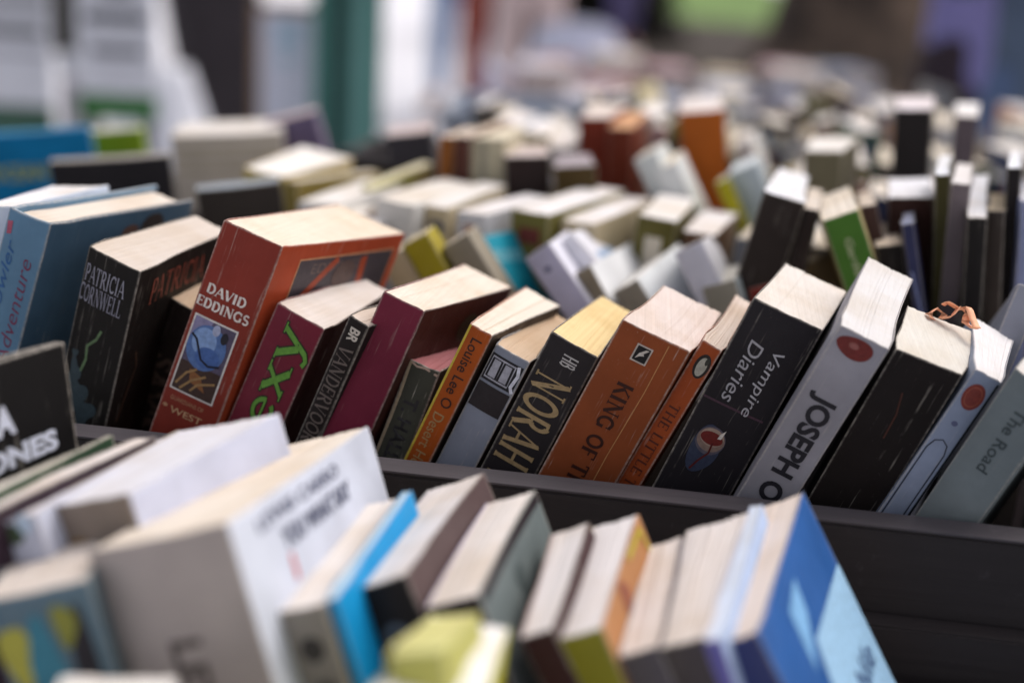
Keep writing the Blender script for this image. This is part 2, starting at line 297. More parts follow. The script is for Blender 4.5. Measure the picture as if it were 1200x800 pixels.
# ------------------------------------------------------------------ a book
class Book: pass
def make_book(pr, label, cover='333333', front=None, back=None, paper='e6ddd0', wear=.5, hard=False, simple=False,
              rough=.42, group=None, bulge=.05, stripe=1.0, seed=0, pages=True, name=None, slump=0.0):
    x, y, z, yaw, lean, tilt, t, d, h, k, w = pr
    rnd = random.Random(seed + int(abs(x * 10007 + y * 991) * 10))
    M = (Matrix.Rotation(yaw, 4, 'Z') @ Matrix.Rotation(lean, 4, 'Y') @ Matrix.Rotation(tilt, 4, 'X'))
    base = Vector((x, y, z + H0)) - (M @ Vector((0, 0, h)))
    root = thing(name or ('hardback_book' if hard else 'paperback_book'), label, 'book', base, (tilt, lean, yaw), group)
    th = .0022 if hard else .00045
    bl = bulge * t
    wave = rnd.uniform(-.0012, .0012); wave2 = rnd.uniform(0, .0014)
    def spine_y(u):
        s = max(0, min(1, u / t)); return -bl * (1 - (2 * s - 1) ** 2)
    def sideL(v):
        s = v / d; return k * s + wave * math.sin(math.pi * s) - wave2 * math.exp(-((v - .016) / .009) ** 2)
    def sideR(v):
        s = v / d; return t + (k + w) * s + wave * math.sin(math.pi * s) + wave2 * math.exp(-((v - .016) / .009) ** 2)
    # outline points: spine left->right, then the two sides
    e = min(.0011, t * .1)
    us = [0, e] + [t * i / 6 for i in range(1, 6)] + [t - e, t] if not simple else [0, e, t * .35, t * .65, t - e, t]
    vsid = [.0003, .0012, .004, .009, .015, .022, .035, .06 * d / .11 + .0, .085 * d / .11, d - .0012, d] if not simple else [.0003, .002, d * .5, d]
    vsid = sorted(set(max(.0003, min(d, q)) for q in vsid))
    zs = [0, .0015, h * .25, h * .5, h * .75, h - .004, h - .0011, h] if not simple else [0, h * .5, h - .0015, h]
    def strip(name, pts, nrm, thick, mat, par):
        # pts: list of (x,y,wearflag); nrm: inward normals
        V, F, W = [], [], []
        n = len(pts); m = len(zs)
        for layer in (0, 1):
            for zi, zz in enumerate(zs):
                for i, (px, py, wf) in enumerate(pts):
                    nx, ny = nrm[i]
                    V.append((px + nx * thick * layer, py + ny * thick * layer, zz + ((rnd.uniform(-.0004, .0002) - (.0009 if (i in (0, n - 1) or wf > .9) else 0)) if zi == m - 1 and not hard else 0)))
                    W.append(max(wf, 1.0 if zi in (0, m - 1) else 0.0))
        q = n * m
        for j in range(m - 1):
            for i in range(n - 1):
                a = j * n + i
                F.append([a, a + 1, a + 1 + n, a + n]); F.append([q + a, q + a + n, q + a + n + 1, q + a + 1])
        for i in range(n - 1):
            a = (m - 1) * n + i; F.append([a, a + 1, q + a + 1, q + a]); F.append([i + 1, i, q + i, q + i + 1])
        for j in range(m - 1):
            a = j * n; F.append([a, a + n, q + a + n, q + a]); a = j * n + n - 1; F.append([a + n, a, q + a, q + a + n])
        return mesh_obj(name, V, F, mat, par, True, W)
    cm = cover_mat(cover, wear, rough)
    spts = [(u, spine_y(u), 1.0 if i in (0, len(us) - 1) else 0.0) for i, u in enumerate(us)]
    def sp_n(u):
        s = (u / t - .5) * 1.2; return (-s * .0, 1.0)
    lpts = [(sideL(v), v, 1.0 if j == 0 else 0) for j, v in enumerate(vsid)][::-1]
    lpts[0] = (lpts[0][0], lpts[0][1], 1.0)
    rpts = [(sideR(v), v, 1.0 if j == 0 or j == len(vsid) - 1 else 0) for j, v in enumerate(vsid)]
    if simple:
        allp = lpts + spts + rpts
        nr = [(1, 0)] * len(lpts) + [(0, 1)] * len(spts) + [(-1, 0)] * len(rpts)
        strip('cover', allp, nr, th, cm, root)
    else:
        strip('spine', spts, [sp_n(u) for u in us], th, cm, root)
        strip('back_cover', lpts, [(1, 0)] * len(lpts), th, cover_mat(back or cover, wear, rough), root)
        strip('front_cover', rpts, [(-1, 0)] * len(rpts), th, cover_mat(front or cover, wear, rough), root)
    # page block
    g = th + .00015
    top = h - (.0035 if hard else .0006); bot = .0035 if hard else .0006; y1 = d - (.004 if hard else .0006); y0 = .0004 + th
    nu = 5 if simple else 30; nv = 3 if simple else 9
    V, F = [], []
    jit = [rnd.uniform(-.00022, .00008) for _ in range(nu + 1)]
    if not simple:
        for _ in range(3):
            a = rnd.randrange(nu); 
            for q in range(a, min(nu, a + rnd.randrange(2, 7))): jit[q] += rnd.uniform(-.0004, .0002)
    def pg(i, j):
        s = i / nu; v = y0 + (y1 - y0) * j / nv
        a = sideL(v) + g; b = sideR(v) - g
        xx = a + (b - a) * s
        yy = v + (spine_y(t * s) if j == 0 else spine_y(t * s) * .6 * (1 - j / nv)) + (0 if j < nv else .0006 * math.sin(9 * s) - slump * abs(s - .5))
        return xx, yy
    for j in range(nv + 1):
        for i in range(nu + 1):
            xx, yy = pg(i, j); V.append((xx, yy, top + min(.0003, jit[i] * (1 if 0 < i < nu else .2)) + slump * .03 * math.sin(3 * j / nv)))
    nt_ = len(V)
    for j in range(nv + 1):
        for i in range(nu + 1):
            xx, yy = pg(i, j); V.append((xx, yy, bot))
    for j in range(nv):
        for i in range(nu):
            a = j * (nu + 1) + i; F.append([a, a + 1, a + nu + 2, a + nu + 1]); F.append([nt_ + a, nt_ + a + nu + 1, nt_ + a + nu + 2, nt_ + a + 1])
    for i in range(nu):
        a = i; F.append([a + 1, a, nt_ + a, nt_ + a + 1]); a = nv * (nu + 1) + i; F.append([a, a + 1, nt_ + a + 1, nt_ + a])
    for j in range(nv):
        a = j * (nu + 1); F.append([a, a + nu + 1, nt_ + a + nu + 1, nt_ + a]); a = j * (nu + 1) + nu; F.append([a + nu + 1, a, nt_ + a, nt_ + a + nu + 1])
    mesh_obj('page_block', V, F, paper_mat(paper, stripe), root)
    B = Book(); B.root = root; B.t = t; B.h = h; B.d = d; B.sy = spine_y; B.sr = sideR; B.sl = sideL; B.n = 0; B.M = M; B.base = base
    return B
def fpos(B, face, u, v, eps):
    # u, v in metres; v measured down from the top edge (negative)
    if face == 's': return (u, B.sy(u) - eps, B.h + v)
    if face == 'r': return (B.sr(min(B.d, u)) + eps, u, B.h + v)
    if face == 't': return (u, v, B.h + eps)
def place_flat(B, face, pts2, faces, mat, name, layer=1):
    """pts2 in mm on a face of the book"""
    eps = .00012 + .00009 * layer
    V = [fpos(B, face, a / 1000, b / 1000, eps) for a, b in pts2]
    Vb = [fpos(B, face, a / 1000, b / 1000, 0.00001) for a, b in pts2]
    return mesh_obj(name, V, faces, mat, B.root)
def poly(B, face, pts, hexc, name='emblem', layer=1):
    # subdivide long polygons through bmesh so that they follow the rounded spine
    bm = bmesh.new(); vs_ = [bm.verts.new((a, b, 0)) for a, b in pts]; bm.faces.new(vs_)
    bmesh.ops.triangulate(bm, faces=bm.faces[:]); bmesh.ops.subdivide_edges(bm, edges=bm.edges[:], cuts=2)
    bm.verts.ensure_lookup_table(); V = [(v.co.x, v.co.y) for v in bm.verts]; F = [[v.index for v in f.verts] for f in bm.faces]; bm.free()
    return place_flat(B, face, V, F, print_mat(hexc), name, layer)
def rect(B, face, u0, v0, u1, v1, hexc, name='emblem', layer=1):
    n, m = 7, 4
    V = [(u0 + (u1 - u0) * i / n, v0 + (v1 - v0) * j / m) for j in range(m + 1) for i in range(n + 1)]
    F = [[j * (n + 1) + i, j * (n + 1) + i + 1, (j + 1) * (n + 1) + i + 1, (j + 1) * (n + 1) + i] for j in range(m) for i in range(n)]
    return place_flat(B, face, V, F, print_mat(hexc), name, layer)
def disc(B, face, cu, cv, ru, rv, hexc, name='emblem', layer=1, n=24, wob=0, rot=0):
    V = [(cu, cv)]
    for i in range(n):
        a = 2 * math.pi * i / n; q = 1 + wob * math.sin(3 * a + cu)
        px, py = ru * q * math.cos(a), rv * q * math.sin(a)
        V.append((cu + px * math.cos(rot) - py * math.sin(rot), cv + px * math.sin(rot) + py * math.cos(rot)))
    return place_flat(B, face, V, [[0, i + 1, (i + 1) % n + 1] for i in range(n)], print_mat(hexc), name, layer)
def line(B, face, pts, wd, hexc, name='emblem', layer=1, closed=False):
    V, F = [], []; n = len(pts)
    for i, (a, b) in enumerate(pts):
        if closed: p, q = pts[i - 1], pts[(i + 1) % n]
        else: p, q = pts[max(0, i - 1)], pts[min(n - 1, i + 1)]
        dx, dy = q[0] - p[0], q[1] - p[1]; L = math.hypot(dx, dy) or 1
        V += [(a - dy / L * wd / 2, b + dx / L * wd / 2), (a + dy / L * wd / 2, b - dx / L * wd / 2)]
    for i in range(n if closed else n - 1):
        j = (i + 1) % n; F.append([2 * i, 2 * i + 1, 2 * j + 1, 2 * j])
    return place_flat(B, face, V, F, print_mat(hexc), name, layer)
def text_mesh(s, bold=0, shear=0, sp=1.0):
    cu = bpy.data.curves.new('title', 'FONT'); cu.body = s; cu.offset = bold; cu.shear = shear; cu.space_character = sp
    cu.resolution_u = 4
    o = bpy.data.objects.new('title', cu); C.objects.link(o)
    dg = bpy.context.evaluated_depsgraph_get(); me = bpy.data.meshes.new_from_object(o.evaluated_get(dg))
    V = [(v.co.x, v.co.y) for v in me.vertices]; F = [list(p.vertices) for p in me.polygons]
    bpy.data.objects.remove(o); bpy.data.curves.remove(cu); bpy.data.meshes.remove(me)
    xs = [a for a, b in V]; ys = [b for a, b in V]; x0, x1, y0, y1 = min(xs), max(xs), min(ys), max(ys)
    return [((a - x0) / (x1 - x0) - .5, (b - y0) / (y1 - y0) - .5) for a, b in V], F
def text(B, face, s, dr, cu, cv, L, Hh, hexc, bold=.02, shear=0, sp=1.0, name='title', layer=2, rot=0, serif=0):
    """L: length along the reading direction, Hh: letter height (mm)."""
    V, F = text_mesh(s, bold, shear, sp)
    out = []
    for a, b in V:
        a *= L; b *= Hh
        if dr == 'h': p = (a, b)
        elif dr == 'down': p = (b, -a)
        else: p = (-b, a)
        if rot: p = (p[0] * math.cos(rot) - p[1] * math.sin(rot), p[0] * math.sin(rot) + p[1] * math.cos(rot))
        out.append((cu + p[0], cv + p[1]))
    return place_flat(B, face, out, F, print_mat(hexc), name, layer)

# a thick-and-thin serif letter set drawn as strokes (width, strokes[(points, thickness)], serifs)
def ell(cx, cy, rx, ry, a0, a1, n=14): return [(cx + rx * math.cos(R(a0 + (a1 - a0) * i / n)), cy + ry * math.sin(R(a0 + (a1 - a0) * i / n))) for i in range(n + 1)]
TK, TN = .19, .075
VB = ([(.15, 0), (.15, 1)], TK)
GL = {
 'A': (.82, [([(.04, 0), (.4, 1)], TN), ([(.4, 1), (.76, 0)], TK), ([(.16, .34), (.62, .34)], TN)], [(.05, 0), (.76, 0)]),
 'B': (.74, [VB, ([(.15, .97), (.38, .97)], TN), ([(.15, .53), (.4, .53)], TN), ([(.15, .03), (.4, .03)], TN), (ell(.36, .76, .2, .22, 90, -90), TK * .8), (ell(.4, .27, .24, .25, 90, -90), TK * .85)], []),
 'C': (.82, [(ell(.46, .5, .36, .46, 48, 312, 20), TK * .85), ([(.74, .66), (.74, .98)], TN)], []),
 'D': (.84, [VB, ([(.15, .97), (.38, .97)], TN), ([(.15, .03), (.38, .03)], TN), (ell(.36, .5, .36, .46, 90, -90, 18), TK * .85)], []),
 'E': (.7, [VB, ([(.15, .97), (.62, .97)], TN), ([(.15, .52), (.5, .52)], TN), ([(.15, .03), (.64, .03)], TN), ([(.62, .8), (.62, 1)], TN), ([(.64, 0), (.64, .22)], TN), ([(.5, .42), (.5, .62)], TN)], []),
 'F': (.66, [VB, ([(.15, .97), (.62, .97)], TN), ([(.15, .52), (.5, .52)], TN), ([(.62, .8), (.62, 1)], TN)], [(.15, 0)]),
 'G': (.88, [(ell(.46, .5, .36, .46, 48, 320, 20), TK * .85), ([(.74, .66), (.74, .98)], TN), ([(.74, .04), (.74, .42)], TK * .9)], [(.74, .42)]),
 'H': (.92, [VB, ([(.74, 0), (.74, 1)], TK), ([(.15, .5), (.74, .5)], TN)], [(.15, 0), (.15, 1), (.74, 0), (.74, 1)]),
 'I': (.36, [VB], [(.15, 0), (.15, 1)]),
 'K': (.86, [VB, ([(.2, .42), (.7, 1)], TN), ([(.34, .58), (.76, 0)], TK)], [(.15, 0), (.15, 1), (.76, 0), (.7, 1)]),
 'L': (.68, [VB, ([(.15, .03), (.62, .03)], TN), ([(.62, 0), (.62, .24)], TN)], [(.15, 1)]),
 'N': (.92, [([(.15, 0), (.15, 1)], TN), ([(.13, 1), (.76, 0)], TK), ([(.76, 0), (.76, 1)], TN)], [(.15, 0), (.1, 1), (.76, 1)]),
 'O': (.9, [(ell(.45, .5, .36, .46, 0, 360, 28), TK * .85)], []),
 'P': (.72, [VB, ([(.15, .97), (.38, .97)], TN), ([(.15, .46), (.38, .46)], TN), (ell(.36, .715, .24, .255, 90, -90), TK * .85)], [(.15, 0)]),
 'R': (.84, [VB, ([(.15, .97), (.38, .97)], TN), ([(.15, .48), (.38, .48)], TN), (ell(.36, .725, .22, .245, 90, -90), TK * .85), ([(.36, .48), (.74, 0)], TK)], [(.15, 0), (.74, 0)]),
 'S': (.7, [(ell(.34, .74, .22, .23, 30, 250, 12) + ell(.34, .27, .24, .24, 80, -150, 12), TK * .8)], []),
 'T': (.78, [([(.37, 0), (.37, 1)], TK), ([(.03, .97), (.71, .97)], TN), ([(.03, .78), (.03, 1)], TN), ([(.71, .78), (.71, 1)], TN)], [(.37, 0)]),
 'V': (.8, [([(.06, 1), (.4, 0)], TK), ([(.4, 0), (.72, 1)], TN)], [(.06, 1), (.72, 1)]),
 'W': (1.2, [([(.06, 1), (.36, 0)], TK), ([(.36, 0), (.6, 1)], TN), ([(.6, 1), (.86, 0)], TK), ([(.86, 0), (1.1, 1)], TN)], [(.06, 1), (.6, 1), (1.1, 1)]),
 'e': (.74, [(ell(.36, .36, .28, .32, 0, 318, 20), TK * .7), ([(.08, .38), (.64, .38)], TN)], []),
 'x': (.8, [([(.1, .7), (.66, 0)], TK), ([(.62, .7), (.08, 0)], TN * 1.6)], [(.1, .7), (.64, .7), (.08, 0), (.68, 0)]),
 'y': (.84, [([(.1, .7), (.42, .05)], TK), ([(.74, .7), (.36, -.2), (.22, -.3), (.08, -.24)], TN * 1.9)], [(.1, .7), (.74, .7)]),
 ' ': (.4, [], []), '*': (.4, [([(.1, .5), (.3, .5)], .2)], [])}
def serif(B, face, s, dr, cu, cv, L, Hh, hexc, wt=1.0, gap=.06, layer=2, fat=0, name='title'):
    V, F = [], []; x = 0
    def stroke(pts, wd):
        n = len(pts); o = len(V); k = len(V) * 2e-9
        for i, (a, c) in enumerate(pts):
            p, q = pts[max(0, i - 1)], pts[min(n - 1, i + 1)]; dx, dy = q[0] - p[0], q[1] - p[1]; l = math.hypot(dx, dy) or 1
            V.append((a - dy / l * wd / 2, c + dx / l * wd / 2)); V.append((a + dy / l * wd / 2, c - dx / l * wd / 2))
        for i in range(n - 1): F.append([o + 2 * i, o + 2 * i + 1, o + 2 * i + 3, o + 2 * i + 2])
    tot = sum(GL[c][0] + gap for c in s) - gap
    for c in s:
        w_, st, se = GL[c]
        for pts, wd in st: stroke([(x + a, y) for a, y in pts], wd * wt + fat)
        for a, y in se: stroke([(x + a - .13 - fat / 2, y), (x + a + .13 + fat / 2, y)], .05 * wt + fat)
        x += w_ + gap
    out = []; 
    for a, c in V:
        a = (a / tot - .5) * L; c = (c - .5) * Hh
        p = (a, c) if dr == 'h' else ((c, -a) if dr == 'down' else (-c, a)); out.append((cu + p[0], cv + p[1]))
    eps = .00012 + .00009 * layer
    W = [fpos(B, face, p[0] / 1000, p[1] / 1000, eps + (i // 2) * 2.5e-7) for i, p in enumerate(out)]
    return mesh_obj(name, W, F, print_mat(hexc), B.root)

# ------------------------------------------------------------------ setting: ground
paving = plain_mat('pale_pavement', 'd8d8de', .8, 3, .12, .002)
box('pavement', (-60, -20, -.3), (60, 90, 0), paving)['kind'] = 'structure'
def blob(name, cx, cy, rx, ry, z, mat, n=48, seed=1, kind='structure'):
    rr = random.Random(seed); ph = [rr.uniform(0, 6) for _ in range(4)]
    V = [(cx, cy, z)]
    for i in range(n):
        a = 2 * math.pi * i / n; q = 1 + .08 * math.sin(2 * a + ph[0]) + .06 * math.sin(5 * a + ph[1]) + .03 * math.sin(9 * a + ph[2])
        V.append((cx + rx * q * math.cos(a), cy + ry * q * math.sin(a), z))
    o = mesh_obj(name, V, [[0, i + 1, (i + 1) % n + 1] for i in range(n)], mat); o['kind'] = kind; return o
blob('soil_bed', 2.0, 13.5, 3.9, 5.2, .004, plain_mat('dark_soil', '2a2320', .95, 5, .4, .01, '3d332b'), seed=4)
blob('lawn', -.5, 23, 1.8, 6.6, .008, plain_mat('grass_green', '4c6a30', .95, 1.2, .3, .02, '6f8a48'), seed=7)
# ------------------------------------------------------------------ table
wood = wood_mat('2b2625'); wood2 = wood_mat('2a2526')
tb = thing('market_table', 'long dark trestle table carrying all the rows of book trays', 'table', (0, 0, 0))
box('tabletop', (-1.95, -.62, H0 - .105), (1.2, 1.55, H0 - .075), wood, tb, .003)
for px in (-1.85, -.4, 1.1):
    for py in (-.52, 1.45):
        box('leg', (px - .03, py - .03, 0), (px + .03, py + .03, H0 - .107), wood, tb)
trayn = 0
def tray(label, x0, x1, y0, y1, zf, ztop, back=True, rail=None, zb=None):
    t = thing('book_tray', label, 'tray', ((x0 + x1) / 2, y0, H0 + zf), group='dark wooden book trays on the table')
    hx = (x1 - x0) / 2; dy = y1 - y0; hh = ztop - zf
    box('front_board', (-hx, 0, 0.001), (hx, .018, hh), wood2, t, .0012)
    box('skylight_tint_edge', (-hx, .0006, hh + .0002), (hx, .0174, hh + .0012), wood_mat('4e494d'), t)  # paler strip: skylight on the worn board top put into its wood colour
    box('bottom_board', (-hx, .019, -.006), (hx, dy - .013, 0), wood, t)
    if back: box('back_board', (-hx, dy - .012, 0.001), (hx, dy, (zb if zb else hh * .9)), wood, t, .001)
    for s in (-1, 1):
        box('side_board', (s * hx - .006, .019, .001), (s * hx + .006, dy - .013, hh * .9), wood, t, .001)
    if rail: box('lower_rail', (-hx, -.016, .001), (hx, -.001, rail - zf), wood2, t, .0012)
    return t
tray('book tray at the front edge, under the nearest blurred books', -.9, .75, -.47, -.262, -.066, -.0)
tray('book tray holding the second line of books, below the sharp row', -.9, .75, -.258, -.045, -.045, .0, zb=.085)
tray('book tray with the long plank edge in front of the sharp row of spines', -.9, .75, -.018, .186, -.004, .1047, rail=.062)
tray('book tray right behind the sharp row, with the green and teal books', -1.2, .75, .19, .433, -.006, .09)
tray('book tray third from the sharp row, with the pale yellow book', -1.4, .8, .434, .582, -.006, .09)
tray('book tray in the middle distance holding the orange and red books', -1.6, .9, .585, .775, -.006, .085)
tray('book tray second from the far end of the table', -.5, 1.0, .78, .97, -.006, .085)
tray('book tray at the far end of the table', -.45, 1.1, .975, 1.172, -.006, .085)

# ------------------------------------------------------------------ sharp row
def pr(k): return P[k]
GB = 'books standing in the sharp row'
GA = 'blurred books standing in front of the sharp row'
GC = 'books in the tray right behind the sharp row'
b = make_book(pr('blue'), 'light blue hardback with red script at the left end of the sharp row', '6488a4', front='3c5468', hard=True, wear=.25, paper='ddd2c6', group=GB, bulge=.09)
poly(b, 's', [(1, -7), (4.5, -6), (5, -13), (2, -14)], 'b0546c')
text(b, 's', 'Adventure', 'up', 17.5, -54, 62, 6.5, '7c3050', bold=-.01, shear=.3)
text(b, 's', 'Fowler', 'up', 6.5, -38, 44, 6, '2d5f96', bold=0, shear=.3)
disc(b, 'r', 84, -14, 9, 5, '5b4038', 'picture'); disc(b, 'r', 108, -12, 13, 8, '2b2220', 'picture'); disc(b, 'r', 60, -30, 12, 14, '3c5b78', 'picture')
b = make_book(pr('edgewhite'), 'white book partly seen behind the light blue hardback', 'cfd8e6', wear=.2, paper='e4e2e4', group=GB)
b = make_book(pr('cornwell'), 'thick black paperback with PATRICIA CORNWELL in grey capitals on the spine', '221f1d', wear=.3, paper='d9cfc6', group=GB, bulge=.04)
serif(b, 's', 'PATRICIA', 'h', 15, -14.0, 27, 9.8, 'a3a1ae', wt=.75)
serif(b, 's', 'CORNWELL', 'h', 14.5, -25.5, 29, 9.8, '9896a4', wt=.75)
line(b, 's', [(20, -42), (18, -48), (13, -54), (14, -62), (12, -70)], 1.5, '66805a')
for q in ((8, -72, 4, 7), (13, -84, 6, 9), (19, -92, 7, 8), (6, -62, 2, 3)): disc(b, 's', q[0], q[1], q[2], q[3], '3c4a50', 'picture', wob=.3)
serif(b, 'r', 'PATRICIA', 'h', 46, -16, 62, 15, 'a05444', wt=.6)
line(b, 'r', [(14, -52), (18, -62), (14, -75), (10, -95)], 1.2, '5c4638', 'picture')
b = make_book(pr('savin'), 'short dark paperback with big faint letters, half hidden behind the DAVID EDDINGS spine', '29211e', wear=.2, paper='c9b39c', group=GB)
text(b, 's', 'SAVING', 'down', 10.5, -70, 70, 14, '5a4a40', bold=.03)
b = make_book(pr('eddings'), 'red brown paperback with DAVID EDDINGS and a framed blue globe picture on its spine', '86352a', front='b04a2c', wear=.4, paper='e2d5c4', group=GB, bulge=.02)
serif(b, 's', 'DAVID', 'h', 15.5, -37.3, 23, 5.4, 'e8dcd4', wt=1.25)
serif(b, 's', 'EDDINGS', 'h', 16.2, -45.5, 31, 5.4, 'e8dcd4', wt=1.25)
rect(b, 's', 2.4, -53, 28.4, -98, 'e2dcd6', 'picture', 1); rect(b, 's', 3.4, -54, 27.4, -97, '5b5268', 'picture', 2)
rect(b, 's', 3.4, -80, 27.4, -97, '43302a', 'picture', 3); poly(b, 's', [(3.4, -54), (14, -54), (12, -62), (3.4, -68)], '8d86a8', 'picture', 3)
disc(b, 's', 14.6, -69, 11.2, 13, '5876ac', 'picture', 4.2); disc(b, 's', 12.5, -66, 7, 8, '86a3d2', 'picture', 5); disc(b, 's', 17, -74, 7, 6, '4a69a6', 'picture', 5.7)
line(b, 's', [(4.5, -64), (8, -66), (11, -71), (14, -76), (19, -78), (25, -76)], 1.3, '1d2030', 'picture', 6.6)
disc(b, 's', 17, -57.5, 2.2, 3.2, 'aeb4d0', 'picture', 6); disc(b, 's', 22.5, -60, 2, 3.4, '26242c', 'picture', 6)
for q in ([(5, -94), (9, -86), (14, -82)], [(8, -96), (13, -89), (20, -84)], [(14, -95), (17, -90), (26, -86)]): line(b, 's', q, 1.3, '9c7a50', 'picture', 6)
poly(b, 's', [(10, -83), (17, -85), (22, -93), (12, -90)], '8a5a34', 'picture', 5)
text(b, 's', 'GUARDIANS OF', 'h', 15, -102.5, 20, 2.4, 'b98a6a', bold=0)
text(b, 's', '* WEST', 'h', 14, -109, 24, 4, 'c9a07a', bold=.01)
rect(b, 'r', 22, -9, 132, -120, 'd69a70', 'picture', 1); rect(b, 'r', 23, -10, 131, -119, '4a4248', 'picture', 2)
line(b, 'r', [(28, -40), (50, -22), (64, -8 - 3)], 5, 'a8482c', 'picture', 3); line(b, 'r', [(95, -12), (100, -40), (96, -80)], 7, 'a8482c', 'picture', 3)
disc(b, 'r', 76, -22, 12, 9, '5e4a46', 'picture', 4)
text(b, 'r', 'EDDINGS', 'h', 66, -16, 56, 6, '73605a', bold=0)
b = make_book(pr('sexy'), 'crimson paperback with the word Sexy in lime green letters running up its spine', '742636', front='3a1f1e', wear=.3, paper='dcd3cc', group=GB, bulge=.03)
serif(b, 's', 'Sexy', 'up', 13.6, -46, 78, 17, '2e2a1a', wt=.95, layer=1, fat=.07); serif(b, 's', 'Sexy', 'up', 13.6, -46, 78, 17, '659a3c', wt=.9, layer=3)
b = make_book(pr('lind'), 'thin black paperback with narrow grey capitals, left of the plain magenta spine', '26201f', wear=.3, paper='ddd0c6', group=GB)
text(b, 's', 'BR', 'down', 6.5, -9, 8, 6, 'cfc6ba', bold=.03)
serif(b, 's', 'VANDERVOORDEN', 'down', 6, -56, 78, 8, '6e625c', wt=.9)
b = make_book(pr('magenta'), 'thick plain magenta red paperback with no lettering on the spine', '6e2438', front='42241f', wear=.2, paper='e2d6c8', group=GB, bulge=.02)
disc(b, 'r', 70, -20, 12, 9, '2f3326', 'picture')
b = make_book(pr('tatter'), 'small tattered grey green book with a dusty pink top edge', '44443c', wear=.95, paper='b5787c', group=GB, rough=.8, bulge=.1)
line(b, 's', [(1.0, -1), (1.6, -20), (.8, -60), (1.4, -100)], 1.6, 'a89880', 'worn_edge'); line(b, 's', [(.8, -.8), (5, -2), (10, -1.2), (17, -3)], 1.2, 'b49c8c', 'worn_edge')
text(b, 's', 'T. HALLAM', 'down', 9, -45, 52, 8, '29272a', bold=.03)
b = make_book(pr('louise'), 'narrow orange paperback with a name running down its spine and yellow edge', 'a8501c', wear=.35, paper='e4dacc', group=GB, front='3a2c22')
text(b, 's', 'Louise Lee O', 'down', 7.2, -27, 42, 6, '3a2218', bold=.01)
text(b, 's', 'Desert Heart Run', 'down', 6.6, -80, 56, 6, 'a88a5c', bold=0)
line(b, 's', [(.7, -.5), (.7, -40), (.7, -120)], 1.2, 'c8b040', 'worn_edge')
b = make_book(pr('db'), 'worn black and silver grey paperback with a square black emblem at the spine top', '858a98', wear=.9, paper='cdb49a', group=GB, front='5c4a42', rough=.5)
rect(b, 's', .6, -4.6, 19, -20, '1e1c22', 'emblem', 1); rect(b, 's', 1.6, -5.8, 15.5, -18.6, 'aaa9b4', 'emblem', 2)
for u in (2.6, 9.2): 
    line(b, 's', [(u, -7), (u + 5, -7), (u + 5.4, -17.4), (u, -17.4)], 1.3, '1d1b20', 'emblem', 3, True)
line(b, 's', [(16.5, -5), (18, -10), (17, -17), (19, -20)], 1.8, 'd5d6e2', 'worn_edge', 4)
rect(b, 's', .6, -21.5, 19, -36, '2a2427', 'emblem', 1)
text(b, 's', 'BRAUN', 'down', 9, -98, 44, 11, '20222a', bold=.02)
b = make_book(pr('norah'), 'black paperback with NORAH in tall gold capitals down the spine and yellowed page tops', '2b2729', wear=.3, paper='e6cf9c', group=GB, bulge=.02)
serif(b, 's', 'HB', 'down', 15.5, -10, 6.5, 8, 'b8b4b2', wt=1.1)
serif(b, 's', 'NORAH LOFTS', 'down', 12.8, -75, 108, 19, 'a48c66', wt=1.05, gap=.1)
b = make_book(pr('king'), 'widest orange brown paperback with a black square logo and KING OF THE on the spine', '8e4a2a', wear=.8, paper='ddcfc8', group=GB, bulge=.03, rough=.5)
rect(b, 's', 12.5, -7.5, 21.2, -17.2, 'c0b4aa', 'emblem', 1); rect(b, 's', 13.3, -8.3, 20.4, -16.4, '1c1a1c', 'emblem', 2)
poly(b, 's', [(14.4, -15.4), (15.4, -12), (18, -9.2), (19.8, -9), (17.6, -11.6), (18.4, -12.6), (16.4, -13.4)], 'c8c0b8', 'emblem', 3)
serif(b, 's', 'KING OF THE', 'down', 17.5, -66, 72, 8.4, '3c1f18', wt=1.15)
line(b, 's', [(27, -2), (27.6, -30), (26.6, -70), (27, -110)], .5, 'c08a58', 'crease')
b = make_book(pr('peng'), 'thin orange brown paperback with an oval bird logo near its spine top', '9a4824', wear=.7, paper='dccdc2', group=GB)
disc(b, 's', 6.6, -12.5, 3.9, 7, '2a2320', 'emblem', 1); disc(b, 's', 6.6, -12.8, 2.5, 5.4, 'a8a498', 'emblem', 2); disc(b, 's', 8.0, -9.0, 1.0, 2.2, '3a3a34', 'emblem', 3)
serif(b, 's', 'THE LITTLE TAILOR', 'down', 5.6, -75, 76, 5.4, '5a2a1c', wt=.9)
b = make_book(pr('vampire'), 'wide black paperback with Vampire Diaries lettering and a small red figure picture', '272428', wear=.3, paper='ded7d0', group=GB, bulge=.02)
text(b, 's', 'Vampire', 'down', 23.6, -39, 38, 7.6, 'b4b2b8', bold=0, shear=.2)
text(b, 's', 'Diaries', 'down', 12.6, -37, 35, 7.6, 'a6a4aa', bold=0, shear=.2)
rect(b, 's', 1, -56.2, 34, -57.4, '4a3440', 'emblem', 1)
disc(b, 's', 14, -83, 7.5, 14, '363d52', 'picture', 1, wob=.06); disc(b, 's', 15, -77.5, 7.6, 8, '5a5560', 'picture', 1.4); disc(b, 's', 15, -77, 7.2, 6.6, '857066', 'picture', 2); disc(b, 's', 15, -75.5, 6.2, 5, 'a08a7c', 'picture', 2.5); disc(b, 's', 15, -76, 6, 3.6, '6c2420', 'picture', 3)
poly(b, 's', [(18, -72), (20, -69), (19.5, -74.5), (17.6, -75)], 'd6cfc8', 'picture', 4); line(b, 's', [(16.5, -78), (17, -84), (14, -90), (12, -96)], 1, '551c1c', 'picture', 4)
b = make_book(pr('joseph'), 'tall grey paperback with JOSEPH O in black capitals below a dark red stain', '95939b', wear=.3, paper='d8d6d6', group=GB, bulge=.02, rough=.5, stripe=.5)
